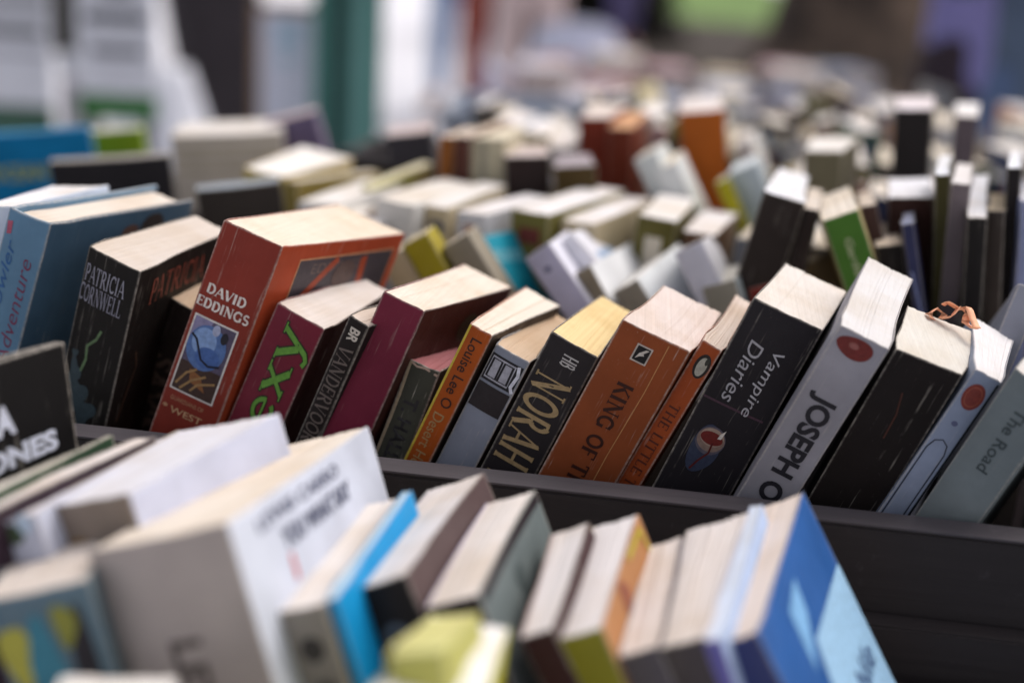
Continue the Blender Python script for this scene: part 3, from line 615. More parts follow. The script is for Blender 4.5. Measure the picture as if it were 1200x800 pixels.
disc(b, 's', 11.5, -7.5, 9.2, 5.6, '6f2a26', 'emblem', 1, wob=.05); disc(b, 's', 10.5, -6.5, 2.6, 1.6, '8e5650', 'emblem', 2)
text(b, 's', 'JOSEPH O', 'down', 11.5, -69, 66, 15, '28272e', bold=.035, sp=.98)
b = make_book(pr('wide'), 'broad black book without lettering between the JOSEPH spine and the thin grey one', '241f1e', wear=.3, paper='dcd8d0', group=GB, bulge=.01)
line(b, 's', [(14, -20), (17, -32), (17.5, -46)], .8, '4c2c22', 'crease')
b = make_book(pr('circle'), 'slim blue grey book with a brick red disc and rounded outline on its spine', '8791a6', wear=.3, paper='e6e3e4', group=GB)
disc(b, 's', 6.6, -13, 5.0, 7.2, '7c3227', 'emblem', 1); disc(b, 's', 6.6, -13, 3.8, 5.6, '98503e', 'emblem', 2); disc(b, 's', 6.6, -13, 3.4, 5.0, '7c3227', 'emblem', 3)
disc(b, 's', 6.4, -29, 1.6, 1.4, '5d6180', 'emblem', 1)
line(b, 's', [(1.5, -130), (1.5, -46), (3, -41), (6.3, -39), (9.6, -41), (11, -46), (11, -130)], .7, '353a48', 'emblem', 1)
line(b, 's', [(13.3, -2), (13.3, -60), (13.3, -140)], 1.2, '1e2228', 'emblem', 1)
b = make_book(pr('road'), 'thick pale grey green book with small dark words, rightmost leaning spine of the sharp row', '747c7e', wear=.15, paper='dcd9d6', group=GB, bulge=.08, rough=.6)
text(b, 's', 'The Road', 'down', 14, -34, 38, 6, '3c4446', bold=.01)
b = make_book(pr('lastlean'), 'grey covered book leaning at the right edge behind the pale grey green one', '868894', wear=.5, paper='dad6d2', group=GB)
b = make_book((.182, .03, .165, -.1, .03, .0, .02, .12, .165, 0, 0), 'mauve grey book standing low at the right end of the sharp row', '857b80', wear=.3, group=GB)
# coral ribbon curled on the page tops near the right end
def ribbon(pts, wd, hexc, label):
    V, F = [], []
    for i, p in enumerate(pts):
        p = Vector(p); a = Vector(pts[max(0, i - 1)]); c = Vector(pts[min(len(pts) - 1, i + 1)])
        dd = (c - a).normalized(); n = dd.cross(Vector((0, .5, 1))).normalized() * wd / 2
        for s in (-1, 1):
            for e in (0, .0004): V.append(tuple(p + n * s + Vector((0, 0, e))))
        if i:
            o = 4 * i; q = o - 4
            F += [[q, o, o + 1, q + 1], [q + 2, q + 3, o + 3, o + 2], [q, q + 2, o + 2, o], [q + 1, o + 1, o + 3, q + 3]]
    o = mesh_obj('curled_ribbon', V, F, plain_mat('coral_ribbon', 'f2ae88', .6, 200, .2), None, True)
    return tag(o, label, 'ribbon')
RB = Vector((.1262, .075, .1845 + H0))
rp = [(-.010, -.003, .001), (-.012, 0, .003), (-.008, .003, .0055), (-.004, .001, .003), (-.006, -.002, .0015), (-.001, -.002, .003), (.003, .002, .0075), (.007, 0, .005), (.006, -.004, .001), (.009, -.010, 0), (.0105, -.012, .001), (.009, -.006, .004), (.0075, .001, .008), (.003, .003, .006), (-.003, .002, .0095), (-.006, .003, .007)]
sm = []
for i in range(len(rp) - 1):
    for q in range(4):
        f = q / 4; sm.append(tuple(RB[c] + rp[i][c] * (1 - f) + rp[i + 1][c] * f for c in range(3)))
ribbon(sm, .0042, '', 'coral orange curled ribbon on the page tops at the right')

# ------------------------------------------------------------------ nearer, blurred rows
b = make_book(pr('diana'), 'black hardback with white capitals IA and JONES on its cover, at the left edge', '110f0f', hard=True, wear=.3, paper='e4ddda', group=GA)
text(b, 'r', 'DIANA', 'h', 31, -26, 42, 13, 'd8dcea', bold=.05, rot=.03); text(b, 'r', 'JONES', 'h', 50, -43, 48, 12, 'd8dcea', bold=.05, rot=.05)
b = make_book(pr('green'), 'thin dark green book with a pale top edge below the black JONES hardback', '27402b', wear=.9, paper='e2ddd8', group=GA)
b = make_book(pr('purple'), 'flat dark purple book with cream pages, left part of the nearer row', '32242e', wear=.6, paper='dcd4d0', group=GA)
b = make_book(pr('pamph'), 'pale lilac booklet pressed between the purple book and the white one', 'b8bccc', wear=.2, paper='d8d8e2', group=GA)
disc(b, 's', 8, -6, 5, 4, '4a5a44', 'picture'); disc(b, 's', 14, -3, 3, 4, 'bcd0e4', 'picture', 2)
b = make_book(pr('white3'), 'white topped book with a taupe spine left of the biggest white book', '84786e', front='c2c6d8', wear=.15, paper='e4e4ec', group=GA)
rect(b, 's', 2, -14, 20, -26, '8a6a3c', 'emblem')
b = make_book(pr('big'), 'biggest white book in the foreground with a taupe spine and cream page top', 'aaa09c', front='c9cedb', wear=.1, paper='e8ddcf', group=GA, bulge=.05)
text(b, 's', 'LEWIS', 'down', 30, -62, 50, 13, '5c5450', bold=.03)
text(b, 'r', 'LEWIS CARRO', 'h', 62, -7.5, 84, 5.5, '565a72', bold=.02); text(b, 'r', 'YOU WHAT SAY', 'h', 74, -18, 74, 8, '565a70', bold=.04)
rect(b, 'r', 39, -24, 42, -34, 'c4524c', 'emblem')
b = make_book(pr('leftcol'), 'colourful yellow, teal and navy spined book in the bottom left corner', '5f7480', wear=.3, paper='dcd2ca', group=GA)
for q in ((6, -22, 6, 12, 'b4ae4a'), (16, -26, 6, 16, '3f8296'), (26, -14, 4, 8, '8a8a3a'), (30, -34, 4, 26, '28242a'), (14, -50, 8, 12, '2d7a8a'), (4, -46, 4, 9, '3a3a5a'), (26, -66, 6, 10, '6a5238'), (22, -44, 4, 8, 'aab4c0')):
    disc(b, 's', q[0], q[1], q[2], q[3], q[4], 'picture', 1 + (q[0] % 3), wob=.15)
b = make_book(pr('beige'), 'white topped paperback with a grey beige spine of small round emblems beside the cyan booklet', '8d8780', wear=.2, paper='e2dcd8', group=GA)
disc(b, 's', 9, -16, 4.5, 5, '3e3a38', 'emblem'); disc(b, 's', 10, -34, 5, 6, '5a5450', 'emblem'); rect(b, 's', 3, -48, 14, -56, '46413e', 'emblem')
b = make_book(pr('cyan'), 'thin bright cyan booklet standing in the nearer row', '1490cc', wear=.08, paper='c8dce8', group=GA, rough=.35)
b = make_book(pr('blackspine'), 'black spined paperback with a round grey emblem, right of the cyan booklet', '231f20', front='584848', back='93949e', wear=.2, paper='e2dcda', group=GA)
disc(b, 's', 11.5, -22, 5.5, 5.5, '59606c', 'emblem'); disc(b, 's', 11.5, -22, 3, 3, '2e3238', 'emblem', 2)
b = make_book(pr('lavender'), 'white topped paperback with grey green patterned cover and lilac back edge', '2a2224', front='6a7474', back='9a92b8', wear=.3, paper='e6dfda', group=GA)
for q in range(9):
    rr = random.Random(q + 40); disc(b, 'r', rr.uniform(12, 95), rr.uniform(-70, -10), rr.uniform(5, 14), rr.uniform(4, 12), rr.choice(['8a9694', '525c5c', 'a09c94', '747c70']), 'picture', 1 + q % 4, wob=.2)
rect(b, 'r', 4, -.5, 99, -5, '2a2226', 'picture', 5)
b = make_book(pr('maroon'), 'white topped paperback with a dark maroon spine left of the olive one', '3c2426', back='7a4a48', wear=.2, paper='e4dedc', group=GA)
b = make_book(pr('olive'), 'white topped paperback with an olive yellow spine and orange picture cover', '85802c', front='b07c50', wear=.2, paper='e4dedd', group=GA)
for q in range(10):
    rr = random.Random(q + 70); disc(b, 'r', rr.uniform(10, 90), rr.uniform(-60, -6), rr.uniform(4, 12), rr.uniform(4, 12), rr.choice(['5a3a2c', 'c89a6c', 'd2a832', '8a4a38']), 'picture', 1 + q % 4, wob=.2)
line(b, 'r', [(60, -3), (88, -4), (92, -20), (90, -60)], 3, 'b8a83c', 'picture', 5)
b = make_book(pr('grey11'), 'cream topped paperback with a grey purple spine right of the olive one', '57525c', wear=.2, paper='e2d9d4', group=GA)
b = make_book(pr('grey12'), 'cream topped dark spined paperback left of the light blue booklet', '4a444a', front='c8c4c8', wear=.2, paper='e0d8d4', group=GA)
b = make_book(pr('ltblue'), 'thin pale blue booklet with a violet spine next to the bright blue book', '6a66b0', front='b4c8e8', back='c2d0ea', wear=.1, paper='d6e0f0', group=GA)
b = make_book(pr('blue14'), 'bright blue paperback with a pale blue panel, right end of the nearer row', '39406e', front='2a5a9a', back='7088c8', wear=.1, paper='e4d6cc', group=GA, rough=.3)
poly(b, 'r', [(126, -36), (126, -150), (40, -150), (44, -60), (54, -34)], '9cc4e2', 'picture', 1)
poly(b, 'r', [(40, -14), (62, -10), (58, -24), (38, -40)], '7fb4e0', 'picture', 2)
text(b, 'r', 'Nile', 'h', 96, -72, 34, 14, '34507a', bold=.02)
b = make_book(pr('front1'), 'very blurred white book with yellow green covers at the bottom centre edge', 'c0bc3c', wear=.1, paper='ecebea', group=GA)
b = make_book(pr('front3'), 'very blurred acid yellow green book behind the white one at the bottom centre', 'b4b260', wear=.1, paper='cfcd8c', group=GA)
b = make_book(pr('front2'), 'very blurred white topped book at the bottom left edge', 'd0ccc8', wear=.1, paper='ece8e4', group=GA)

# ------------------------------------------------------------------ tray behind the sharp row
def fb(k, label, cover, **kw):
    kw.setdefault('group', GC); kw.setdefault('wear', .2)
    return make_book(P[k], label, cover, **kw)
fb('c_must0', 'pale tan paperback behind the red brown book, left of the mustard spine', 'a8977c', paper='dccfb8')
b = fb('c_mustard', 'mustard yellow spine leaning left behind the plain magenta book', '9a8c22', paper='d8ccb0', back='c8b68a')
b = fb('c_tan', 'drab taupe spine leaning left between the mustard and the teal books', '8c8474', paper='dcd0c0')
b = fb('c_teal', 'teal covered book with pale lettering leaning behind the narrow orange spine', '1b93aa', front='1b93aa', paper='b8c4c8', wear=.1)
text(b, 'r', 'BLUE ROAD', 'h', 34, -18, 46, 9, '90d0dc', bold=.02, rot=-.1)
b = fb('c_lav', 'pale lilac paperback with a small printed mark, leaning right of the teal book', 'b6b4cc', back='a04468', front='dcdce8', paper='e6e4ea')
disc(b, 's', 9, -14, 2.4, 2.2, '6a6c8a')
b = fb('c_white5', 'white covered book with faint blue print behind the lilac paperback', 'dcdce4', paper='e6e6ec'); rect(b, 'r', 20, -20, 90, -32, '9cb4d2', 'picture'); rect(b, 'r', 60, -44, 90, -52, '6c90c0', 'picture')
b = fb('c_white6', 'white paperback with a taupe spine, lying over left of its similar twin', '857b68', front='e0e2e4', paper='e8e4e0')
b = fb('c_white7', 'white paperback with a blotchy taupe spine just behind the widest orange brown book', '8a8478', front='dfe3e4', paper='e6e4e0'); rect(b, 'r', 76, -12, 92, -60, '8c8878', 'picture')
b = fb('c_lav8', 'pale grey paperback leaning above the small tan spined book', 'c6c6d2', front='dcdce2', paper='e6e2e0')
b = fb('c_tan9', 'small book with a greenish grey spine behind the oval bird logo book', '8c887c', front='c8d4d4', paper='dcd8ce')
b = fb('c_cream10', 'cream page block lying low behind the Vampire Diaries book', '7c2c24', front='c8b494', paper='e2d2b6')
b = fb('c_dark', 'broad dark brown book with a bright white top corner left of the green book', '2e2725', paper='e6e8ee')
b = fb('c_dark2', 'dark brown book squeezed between the broad dark one and the green one', '332a28', paper='ddd4ca')
b = fb('c_green', 'grass green paperback with pale spine lettering leaning left', '48722a', back='a09060', front='b8a878', paper='ece2d4', bulge=.02)
text(b, 's', 'Garden Book', 'down', 11, -42, 54, 5, 'a8b088', bold=.02)
b = fb('c_red', 'thin dark olive and red spine touching the green paperback', '4a3634', paper='d4c8bc')
b = fb('c_cream12', 'cream topped black book just right of the green paperback', '231f1e', paper='d4c6b6')
b = fb('c_curl', 'navy paperback with a curled glossy cover before the maroon book', '2f3252', rough=.22, paper='9aa0b8', wear=.1)
line(b, 's', [(2, -30), (4, -55), (4.6, -90)], 1.4, '8088b0', 'crease')
b = fb('c_maroon', 'dark maroon book with a bright white top edge left of the olive spine', '3c2420', paper='e8e8ee')
b = fb('c_olive', 'tall narrow olive hardback with a white top, first of the upright spines at right', '3e3a1c', hard=False, paper='e8ebf2')
b = fb('c_grey', 'tall narrow grey hardback, second of the upright spines at right', '6e6468', paper='ecebee')
b = fb('c_black', 'upright black book with a long white top between the grey and dark brown spines', '1d1b1c', paper='eaebf0')
b = fb('c_brown', 'upright very dark brown book with a tan top left of the last tall black spine', '3a322e', paper='d8c8ae')
b = fb('c_black2', 'tallest narrow black book near the right edge', '1e1a1c', paper='eceef4')
b = fb('c_lblue', 'pale blue upright book cut by the right edge of the view', '8890b4', paper='d8dcea')
GD = 'blurred books in the trays farther back'
def fd(k, label, cover, **kw):
    kw.setdefault('group', GD); kw.setdefault('simple', True); kw.setdefault('wear', .1); return make_book(P[k], label, cover, **kw)
fd('d_yellow', 'pale yellow green covered book left of centre in the blurred trays', 'a8a456', paper='e4ddc0')
fd('d_orange', 'narrow ochre orange spine left of the dark brown and cream books', '8a5220', paper='e2d4c4')
fd('d_brown', 'narrow dark red brown spine between the ochre and the cream books', '4a241c', paper='d8c8b8')
b = fd('d_cream', 'thick cream and grey spined book in the blurred middle', 'b4ac94', paper='e8dfc8'); rect(b, 's', 8, -1, 14, -150, '8c8878')
fd('d_black', 'thick black brown spined book in the blurred middle right of the cream one', '2b1f1e', paper='cfc2c0')
fd('d_olive', 'squat olive brown spined book right of the thick black brown one', '4a3a1c', paper='b0a8b0')
fd('d_white1', 'pale grey leaning book, left of two below the orange spine', 'bfc4c4', paper='e4ddd0')
fd('d_white2', 'pale grey leaning book, right of two below the orange spine', 'cfd2d2', paper='e8dcc8')
fd('d_yelltag', 'narrow acid yellow leaning spine in the blurred trays', 'a8a018', paper='d8d8c0')
fd('d_lblue', 'pale blue grey leaning book right of the acid yellow spine', 'a8b4bc', paper='dce4e8')
fd('d_greywh', 'grey olive spined book with a wide bright top in the blurred right middle', '6a6450', paper='ece8e4')
fd('d_blk2', 'tall thick black spine with a white top at upper right', '211d1e', paper='e4dce0')
fd('d_grey3', 'tall grey mauve spine with a white top at upper right, beside the thick black one', '5c5258', paper='eeecec')
fd('e_red', 'thick brick red spined book with a white top in the upper centre', '7a3020', paper='e8dcd4')
fd('e_red2', 'shorter brown red spine beside the brick red one', '70301f', paper='d8a880')
fd('e_orange', 'thick bright orange spined book with a white top in the upper centre', 'b05c1c', paper='ece4e2')
b = fd('e_stack1', 'wide pale bundle of white books left of centre at the back', 'c6bcb0', paper='e4ded8')
for v in (-12, -22, -33): rect(b, 's', 2, v, 100, v - 1.6, 'a89a6c', 'stripe')
fd('d_white', 'white topped book with a mustard spine edge left of centre', 'b09a50', paper='efebe6')
fd('d_mustline', 'narrow mustard brown spine under the white topped book', '8c7a40', paper='dcd4c4')
fd('d_black57', 'black covered book facing forward at the left, below the blue one', '2c292c', paper='a8a4a0')
b = fd('d_blue', 'bright blue covered book with yellow letters at the left edge', '1a84bc', paper='4a90b8', rough=.35)
text(b, 's', 'OCEAN TRIP', 'h', 62, -38, 90, 15, 'b8c07a', bold=.03)
fd('e_lime', 'lime green covered book peeping above the black covered one', '88a424', paper='dcdcd0')
fd('d_grey230', 'dark brown grey covered book facing forward behind the blue hardback', '3a3430', paper='9ca4ac')
fd('e_purple', 'greyish purple covered book facing forward at upper left', '6e6280', paper='c8b8b8')
fd('e_dark450', 'charcoal covered book facing forward at the upper middle left', '3c3a40', paper='d8c8c8')

# ------------------------------------------------------------------ the rest of the far trays
occ = {}
for k, v in P.items():
    if k[0] in 'cde' and k[1] == '_': occ.setdefault(k[0], []).append((v[0], v[3], v[4], v[6], v[1], v[7], v[8]))
PAL = [('black', ['1f1c1d', '2a2526']), ('white', ['d4d2ce', 'c8c8cc']), ('cream', ['c4b894', 'bcae90']), ('brick red', ['6e2c20', '84382a']),
       ('brown', ['4a3426', '5c4230']), ('grey', ['7c7c84', '64666c']), ('navy', ['26304e', '2c3a60']), ('olive', ['5a5428', '6c6634']),
       ('pale blue', ['9cb0c4', '8ca4bc']), ('orange', ['a85a24', 'b86c30']), ('dark green', ['2c4434', '35503c']), ('purple', ['54466c', '685a80']), ('pink', ['b88a94', 'c49aa0'])]
WTS = [7, 7, 6, 3, 5, 5, 3, 2, 3, 1, 2, 1, 2]
PAP = ['e4ded6', 'e8e4e0', 'dccfba', 'e0dcdc', 'ece8e8', 'e2d8c8']
cnt = {}
ORD = ['first', 'second', 'third', 'fourth', 'fifth', 'sixth', 'seventh', 'eighth', 'ninth', 'tenth', 'eleventh', 'twelfth', 'thirteenth', 'fourteenth', 'fifteenth', 'sixteenth', 'seventeenth', 'eighteenth', 'nineteenth', 'twentieth']
def filler_row(key, y, x0, x1, where, zf=0.0, seed=0, lean0=0, hr=(.165, .205), pale=-9, tr=(.012, .042), wild=.16):
    rnd = random.Random(seed); x = x0; lean = rnd.uniform(-.3, .3) if wild else 0
    while x < x1:
        low = x < pale; t = rnd.uniform(*tr) * (1.25 if low else 1); h = (rnd.uniform(.14, .158) if low and pale < 5 else rnd.uniform(*hr)) + (.02 if rnd.random() < .12 and not low and pale < -5 else 0)
        if rnd.random() < wild: lean = rnd.choice([-.4, -.25, -.08, 0, .05, .1, .25, .38]) + lean0
        if not wild: lean = rnd.uniform(-.1, .14)
        step = t / math.cos(lean) + .0015 + (h * .06 if not wild else 0)
        hit = False
        for (ox, oyaw, ole, ot, oy, od, oh) in occ.get(key, []):
            lo = ox - .012 + min(0, od * math.sin(-oyaw)) + min(0, -oh * math.sin(ole)); hi = ox + ot * math.cos(ole) + .012 + max(0, od * math.sin(-oyaw)) + max(0, -oh * math.sin(ole))
            mx = x + t / 2
            if lo - t * .5 < mx + h * .5 * math.sin(lean) < hi + t * .5 : hit = True
        if hit: x += .01; continue
        ci = rnd.choices(range(len(PAL)), WTS)[0]
        if low or pale > 5: ci = rnd.choice([1, 2, 1, 2, 5, 8, 4, 7])
        nm, hx = PAL[ci]
        n = cnt.get((key, nm), 0); cnt[(key, nm)] = n + 1
        zt = zf + h * math.cos(lean) + max(0, t * math.sin(lean))
        p = (x + h * math.sin(lean), y + rnd.uniform(-.008, .012), zt, (rnd.uniform(-.75, -.35) if x < -.3 else rnd.uniform(-.45, -.1) if pale > 5 else rnd.uniform(-.35, .25) if wild > .3 else rnd.uniform(-.14, .1)), lean, rnd.uniform(-.05, .03), t, rnd.uniform(.1, .13), h, rnd.uniform(-.003, .003), rnd.uniform(0, .003))
        b = make_book(p, f'{nm} spined book {where}, {ORD[n]} {nm} from left', rnd.choice(hx), paper=rnd.choice(PAP), simple=True, wear=.1, group=GD, seed=seed)
        hc = rnd.choice(['c8c0b0', '8a8478', '3a3638', 'a87c5c', 'b8b8c0', '6a2a24', '2c3c5c'])
        v = -rnd.uniform(8, 24)
        for q in range(rnd.choice([1, 2, 3, 4])):
            L = rnd.uniform(4, 34); rect(b, 's', t * rnd.uniform(150, 350), v, t * rnd.uniform(600, 850), v - L, hc, 'title' if q else 'emblem'); v -= L + rnd.uniform(3, 14)
            if v < -120: break
        x += step + (rnd.uniform(.005, .02) if rnd.random() < .08 else 0)
filler_row('c', .245, -.32, -.235, 'just behind PATRICIA CORNWELL', seed=11, hr=(.148, .16), pale=9, wild=0)
filler_row('m', .338, -.30, .13, 'in the low pale line', seed=78, hr=(.158, .172), pale=9, tr=(.012, .03), wild=0)
filler_row('c2', .245, .2, .42, 'past the right end', seed=12)
filler_row('d', .455, -.44, .45, 'in the second tray back', seed=21, pale=-.225)
filler_row('e', .64, -.44, .55, 'in the third tray back', seed=31, pale=-.3, hr=(.145, .19), wild=.4)
filler_row('f', .835, -.27, .62, 'in the fourth tray back', seed=41, hr=(.13, .175), tr=(.01, .032), wild=.55)
filler_row('g', 1.025, -.2, .7, 'in the farthest tray', seed=51, hr=(.12, .17), tr=(.01, .03), wild=.55)

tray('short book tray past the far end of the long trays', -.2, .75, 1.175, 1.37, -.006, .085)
filler_row('h', 1.22, -.1, .5, 'in the last short tray', seed=61, hr=(.12, .17), tr=(.012, .034), wild=.5)
# ------------------------------------------------------------------ second table beyond, with a loose heap of books
t2 = thing('market_table', 'second table farther away, piled loosely with pinkish and pale books', 'table', (.0, 2.75, 0))
box('tabletop', (-.52, -.5, .76), (.42, .6, .79), wood, t2, .003)
for px in (-.48, .38):
    for py in (-.43, .53): box('leg', (px - .025, py - .025, 0), (px + .025, py + .025, .759), wood, t2)
rnd = random.Random(5); npile = {}
for i in range(6):
    for j in range(4):
        px = -.43 + i * .145 + rnd.uniform(-.02, .02); py = 2.35 + j * .24 + rnd.uniform(-.02, .02); zz = .791
        for q in range(rnd.choice([1, 2, 2, 3])):
            t = rnd.uniform(.018, .04); hx, nm = rnd.choice([('b8949a', 'dusty pink'), ('c8b4ac', 'beige'), ('cfc8d0', 'pale lilac'), ('8a5a4c', 'rust'), ('b4a488', 'tan'), ('9ca4b8', 'blue grey'), ('6a7898', 'slate blue'), ('d8d0cc', 'off white'), ('544448', 'dark plum')])
            V, F = [], []; ang = rnd.uniform(-.4, .4)
            r = thing('paperback_book', f'{nm} book lying in the far heap, column {i} row {j} layer {q}', 'book', (px, py, zz), (0, 0, ang), 'books heaped on the second table')
            n = npile.get((nm,), 0); npile[(nm,)] = n + 1
            depth = ['nearest', 'second', 'third', 'farthest'][j]
            r['label'] = f'{nm} book flat on the second table, {depth} line, {ORD[i]} pile from left, {["bottom", "middle", "top"][q]}'
            box('page_block', (-.052, -.08, .002), (.05, .08, t - .002), paper_mat('e2d8d4'), r)
            box('cover', (-.056, -.083, t - .0018), (.055, .083, t), cover_mat(hx, .1), r)
            box('back_cover', (-.056, -.083, 0), (.055, .083, .0018), cover_mat(hx, .1), r)
            box('spine', (-.058, -.083, .0019), (-.0562, .083, t - .0019), cover_mat(hx, .1), r)
            zz += t + .0005

# ------------------------------------------------------------------ signs and street furniture behind the table
metal = plain_mat('dark_post_metal', '4c4a50', .5, 20, .15)
def poster_sign(label, x0, x1, y, zb, zg, ztop, yaw, lines, green):
    w_ = x1 - x0
    t = thing('poster_sign', label, 'sign', ((x0 + x1) / 2, y, 0), (0, 0, yaw))
    box('panel', (-w_ / 2, 0, zg + .001), (w_ / 2, .015, ztop), plain_mat('white_poster', 'd2d4dc', .6, 12, .04), t)
    box('green_band', (-w_ / 2, -.002, zb), (w_ / 2, .016, zg), plain_mat('green_print', green, .6, 20, .1), t)
    for (a, b_, z0, z1, hx) in lines:
        box('printed_line', (-w_ / 2 + a * w_, -.0015, z0), (-w_ / 2 + b_ * w_, -.0003, z1), print_mat(hx), t)
    for s in (-.35, .35): box('leg', (s * w_ - .012, .017, 0), (s * w_ + .012, .04, ztop), metal, t)
    return t
LZ = lambda z: z + H0
poster_sign('left white poster panel with grey text lines above a dark green band', -1.86, -1.432, 2.2, LZ(-.17), LZ(-.095), LZ(.55), R(10),
            [(.45, .98, LZ(.115), LZ(.13), '42424c'), (.6, .96, LZ(.055), LZ(.075), '30303a'), (.5, .97, LZ(.012), LZ(.022), '9a9aa4')], '3c5a4c')
poster_sign('second white poster panel with grey text lines above a bright green band', -1.352, -1.19, 2.2, LZ(-.105), LZ(-.052), LZ(.55), R(10),
            [(.35, .75, LZ(.15), LZ(.17), '54545e'), (.12, .9, LZ(.095), LZ(.118), '4c4c58'), (.18, .85, LZ(.03), LZ(.05), '5c5c68'), (.3, .8, LZ(-.008), LZ(.0), 'b4b4be')], '356a38')
t = thing('bollard_lamp', 'dark post with a white ball between the two poster panels', 'post', (-1.43, 2.35, 0))
box('post', (-.045, -.03, LZ(.012)), (.06, .03, LZ(.6)), plain_mat('weathered_post', '5a5852', .7, 20, .2), t)
lathe('ball', [(.004, -.03), (.018, -.024), (.028, -.01), (.03, 0), (.028, .01), (.018, .024), (.004, .03)], plain_mat('white_glass', 'dfe2ea', .3, 9, .03), t, 20, (0, -.035, LZ(-.01)))
box('lower_post', (-.028, -.025, 0), (.03, .02, LZ(-.045)), plain_mat('white_post', 'c8c4cc', .6, 9, .06), t)
# white draped cloth
def drape(label, cx, cy, z0, z1, r0, r1, seed):
    rr = random.Random(seed); V, F = [], []; n = 40; m = 10; ph = [rr.uniform(0, 6) for _ in range(3)]
    for j in range(m + 1):
        s = j / m; r = r0 + (r1 - r0) * s ** .8
        for i in range(n):
            a = 2 * math.pi * i / n; q = 1 + (.09 * math.sin(7 * a + ph[0]) + .06 * math.sin(11 * a + ph[1])) * (1 - s)
            V.append((cx + r * q * math.cos(a), cy + r * q * math.sin(a), z0 + (z1 - z0) * s))
    for j in range(m):
        for i in range(n): F.append([j * n + i, j * n + (i + 1) % n, (j + 1) * n + (i + 1) % n, (j + 1) * n + i])
    F.append([m * n + i for i in range(n)])
    o = mesh_obj('draped_cloth', V, F, plain_mat('white_cloth', 'dcdde6', .85, 14, .05), None, True)
    return tag(o, label, 'cloth')
drape('white cloth draped to a point beside the bright green banded poster', -1.95, 4.1, 0, LZ(-.23), .34, .1, 3)
# dark leaning trunk
def trunk_mesh(pts, mat, parent, name='trunk', n=22, seed=1, amp=.08):
    rr = random.Random(seed); V, F = [], []; ph = [rr.uniform(0, 6) for _ in range(5)]
    for j, (x, y, z, r) in enumerate(pts):
        for i in range(n):
            a = 2 * math.pi * i / n
            q = 1 + amp * math.sin(3 * a + ph[0] + z * .4) + amp * .7 * math.sin(5 * a + ph[1]) + amp * .4 * math.sin(8 * a + ph[2] + z)
            V.append((x + r * q * math.cos(a), y + r * q * math.sin(a), z))
    for j in range(len(pts) - 1):
        for i in range(n): F.append([j * n + i, j * n + (i + 1) % n, (j + 1) * n + (i + 1) % n, (j + 1) * n + i])
    F.append([(len(pts) - 1) * n + i for i in range(n)])
    return mesh_obj(name, V, F, mat, parent, True)
leafm = plain_mat('tree_leaves', '4a6a2a', .8, 12, .3)
def crown(parent, cx, cy, cz, rr_, n, seed):
    rr = random.Random(seed); V, F = [], []
    cl = [(rr.gauss(0, rr_ * .45), rr.gauss(0, rr_ * .45), rr.gauss(0, rr_ * .3)) for _ in range(26)]
    for i in range(n):
        c = rr.choice(cl); p = Vector((cx + c[0] + rr.gauss(0, .35), cy + c[1] + rr.gauss(0, .35), cz + c[2] + rr.gauss(0, .3)))
        u = Vector((rr.gauss(0, 1), rr.gauss(0, 1), rr.gauss(0, 1))).normalized(); v = u.cross(Vector((rr.gauss(0, 1), rr.gauss(0, 1), rr.gauss(0, 1)))).normalized()
        s = rr.uniform(.05, .1); k = len(V)
        V += [tuple(p - u * s), tuple(p + v * s * .5), tuple(p + u * s), tuple(p - v * s * .5)]; F.append([k, k + 1, k + 2, k + 3])
    return mesh_obj('crown', V, F, leafm, parent)
bark = plain_mat('dark_bark', '2c2623', .95, 3, .4, .02, '6a5a4e')
barkp = plain_mat('grey_bark', '2c282b', .95, 14, .3, .02, '3a3438')
t = thing('tree', 'slim dark grey tree trunk leaning behind the white poster panels', 'tree', (0, 0, 0))
trunk_mesh([(-2.16, 5.2, 0, .27), (-2.13, 5.2, .15, .22), (-2.12, 5.2, .5, .2), (-2.2, 5.2, 1, .2), (-2.35, 5.2, 1.8, .18), (-2.45, 5.2, 3.2, .13)], barkp, t, seed=3)
trunk_mesh([(-2.35, 5.2, 1.8, .09), (-2.0, 5.1, 2.4, .06), (-1.7, 5.0, 3.1, .03)], barkp, t, 'limb', 10, 5)
crown(t, -2.4, 5.2, 4.0, 1.5, 2600, 8)
t = thing('tree', 'massive dark tree trunk with spreading roots behind the right half of the stall', 'tree', (0, 0, 0))
trunk_mesh([(.78, 9.6, -.02, 1.15), (.78, 9.6, .08, .95), (.8, 9.6, .22, .78), (.86, 9.6, .5, .64), (.92, 9.6, 1.0, .56), (.95, 9.6, 1.8, .52), (.95, 9.6, 3.4, .45)], bark, t, seed=9, amp=.05, n=36)
for q, (dx, dy) in enumerate(((-.9, -.3), (-.35, -.8), (.8, -.5))):
    trunk_mesh([(.78 + dx * 1.5, 9.6 + dy * 1.4, -.03, .1), (.78 + dx * 1.1, 9.6 + dy * 1.0, .03, .14), (.78 + dx * .7, 9.6 + dy * .6, .12, .2), (.8 + dx * .3, 9.6 + dy * .3, .35, .26)], bark, t, 'root', 12, q + 2)
trunk_mesh([(.95, 9.6, 3.2, .3), (.3, 9.5, 4.1, .2), (-.4, 9.3, 5.0, .1)], bark, t, 'limb', 12, 5)
trunk_mesh([(.95, 9.6, 3.2, .3), (1.7, 9.7, 4.2, .2), (2.3, 9.8, 5.2, .1)], bark, t, 'limb', 12, 6)
crown(t, .9, 9.6, 6.3, 2.8, 5200, 9)
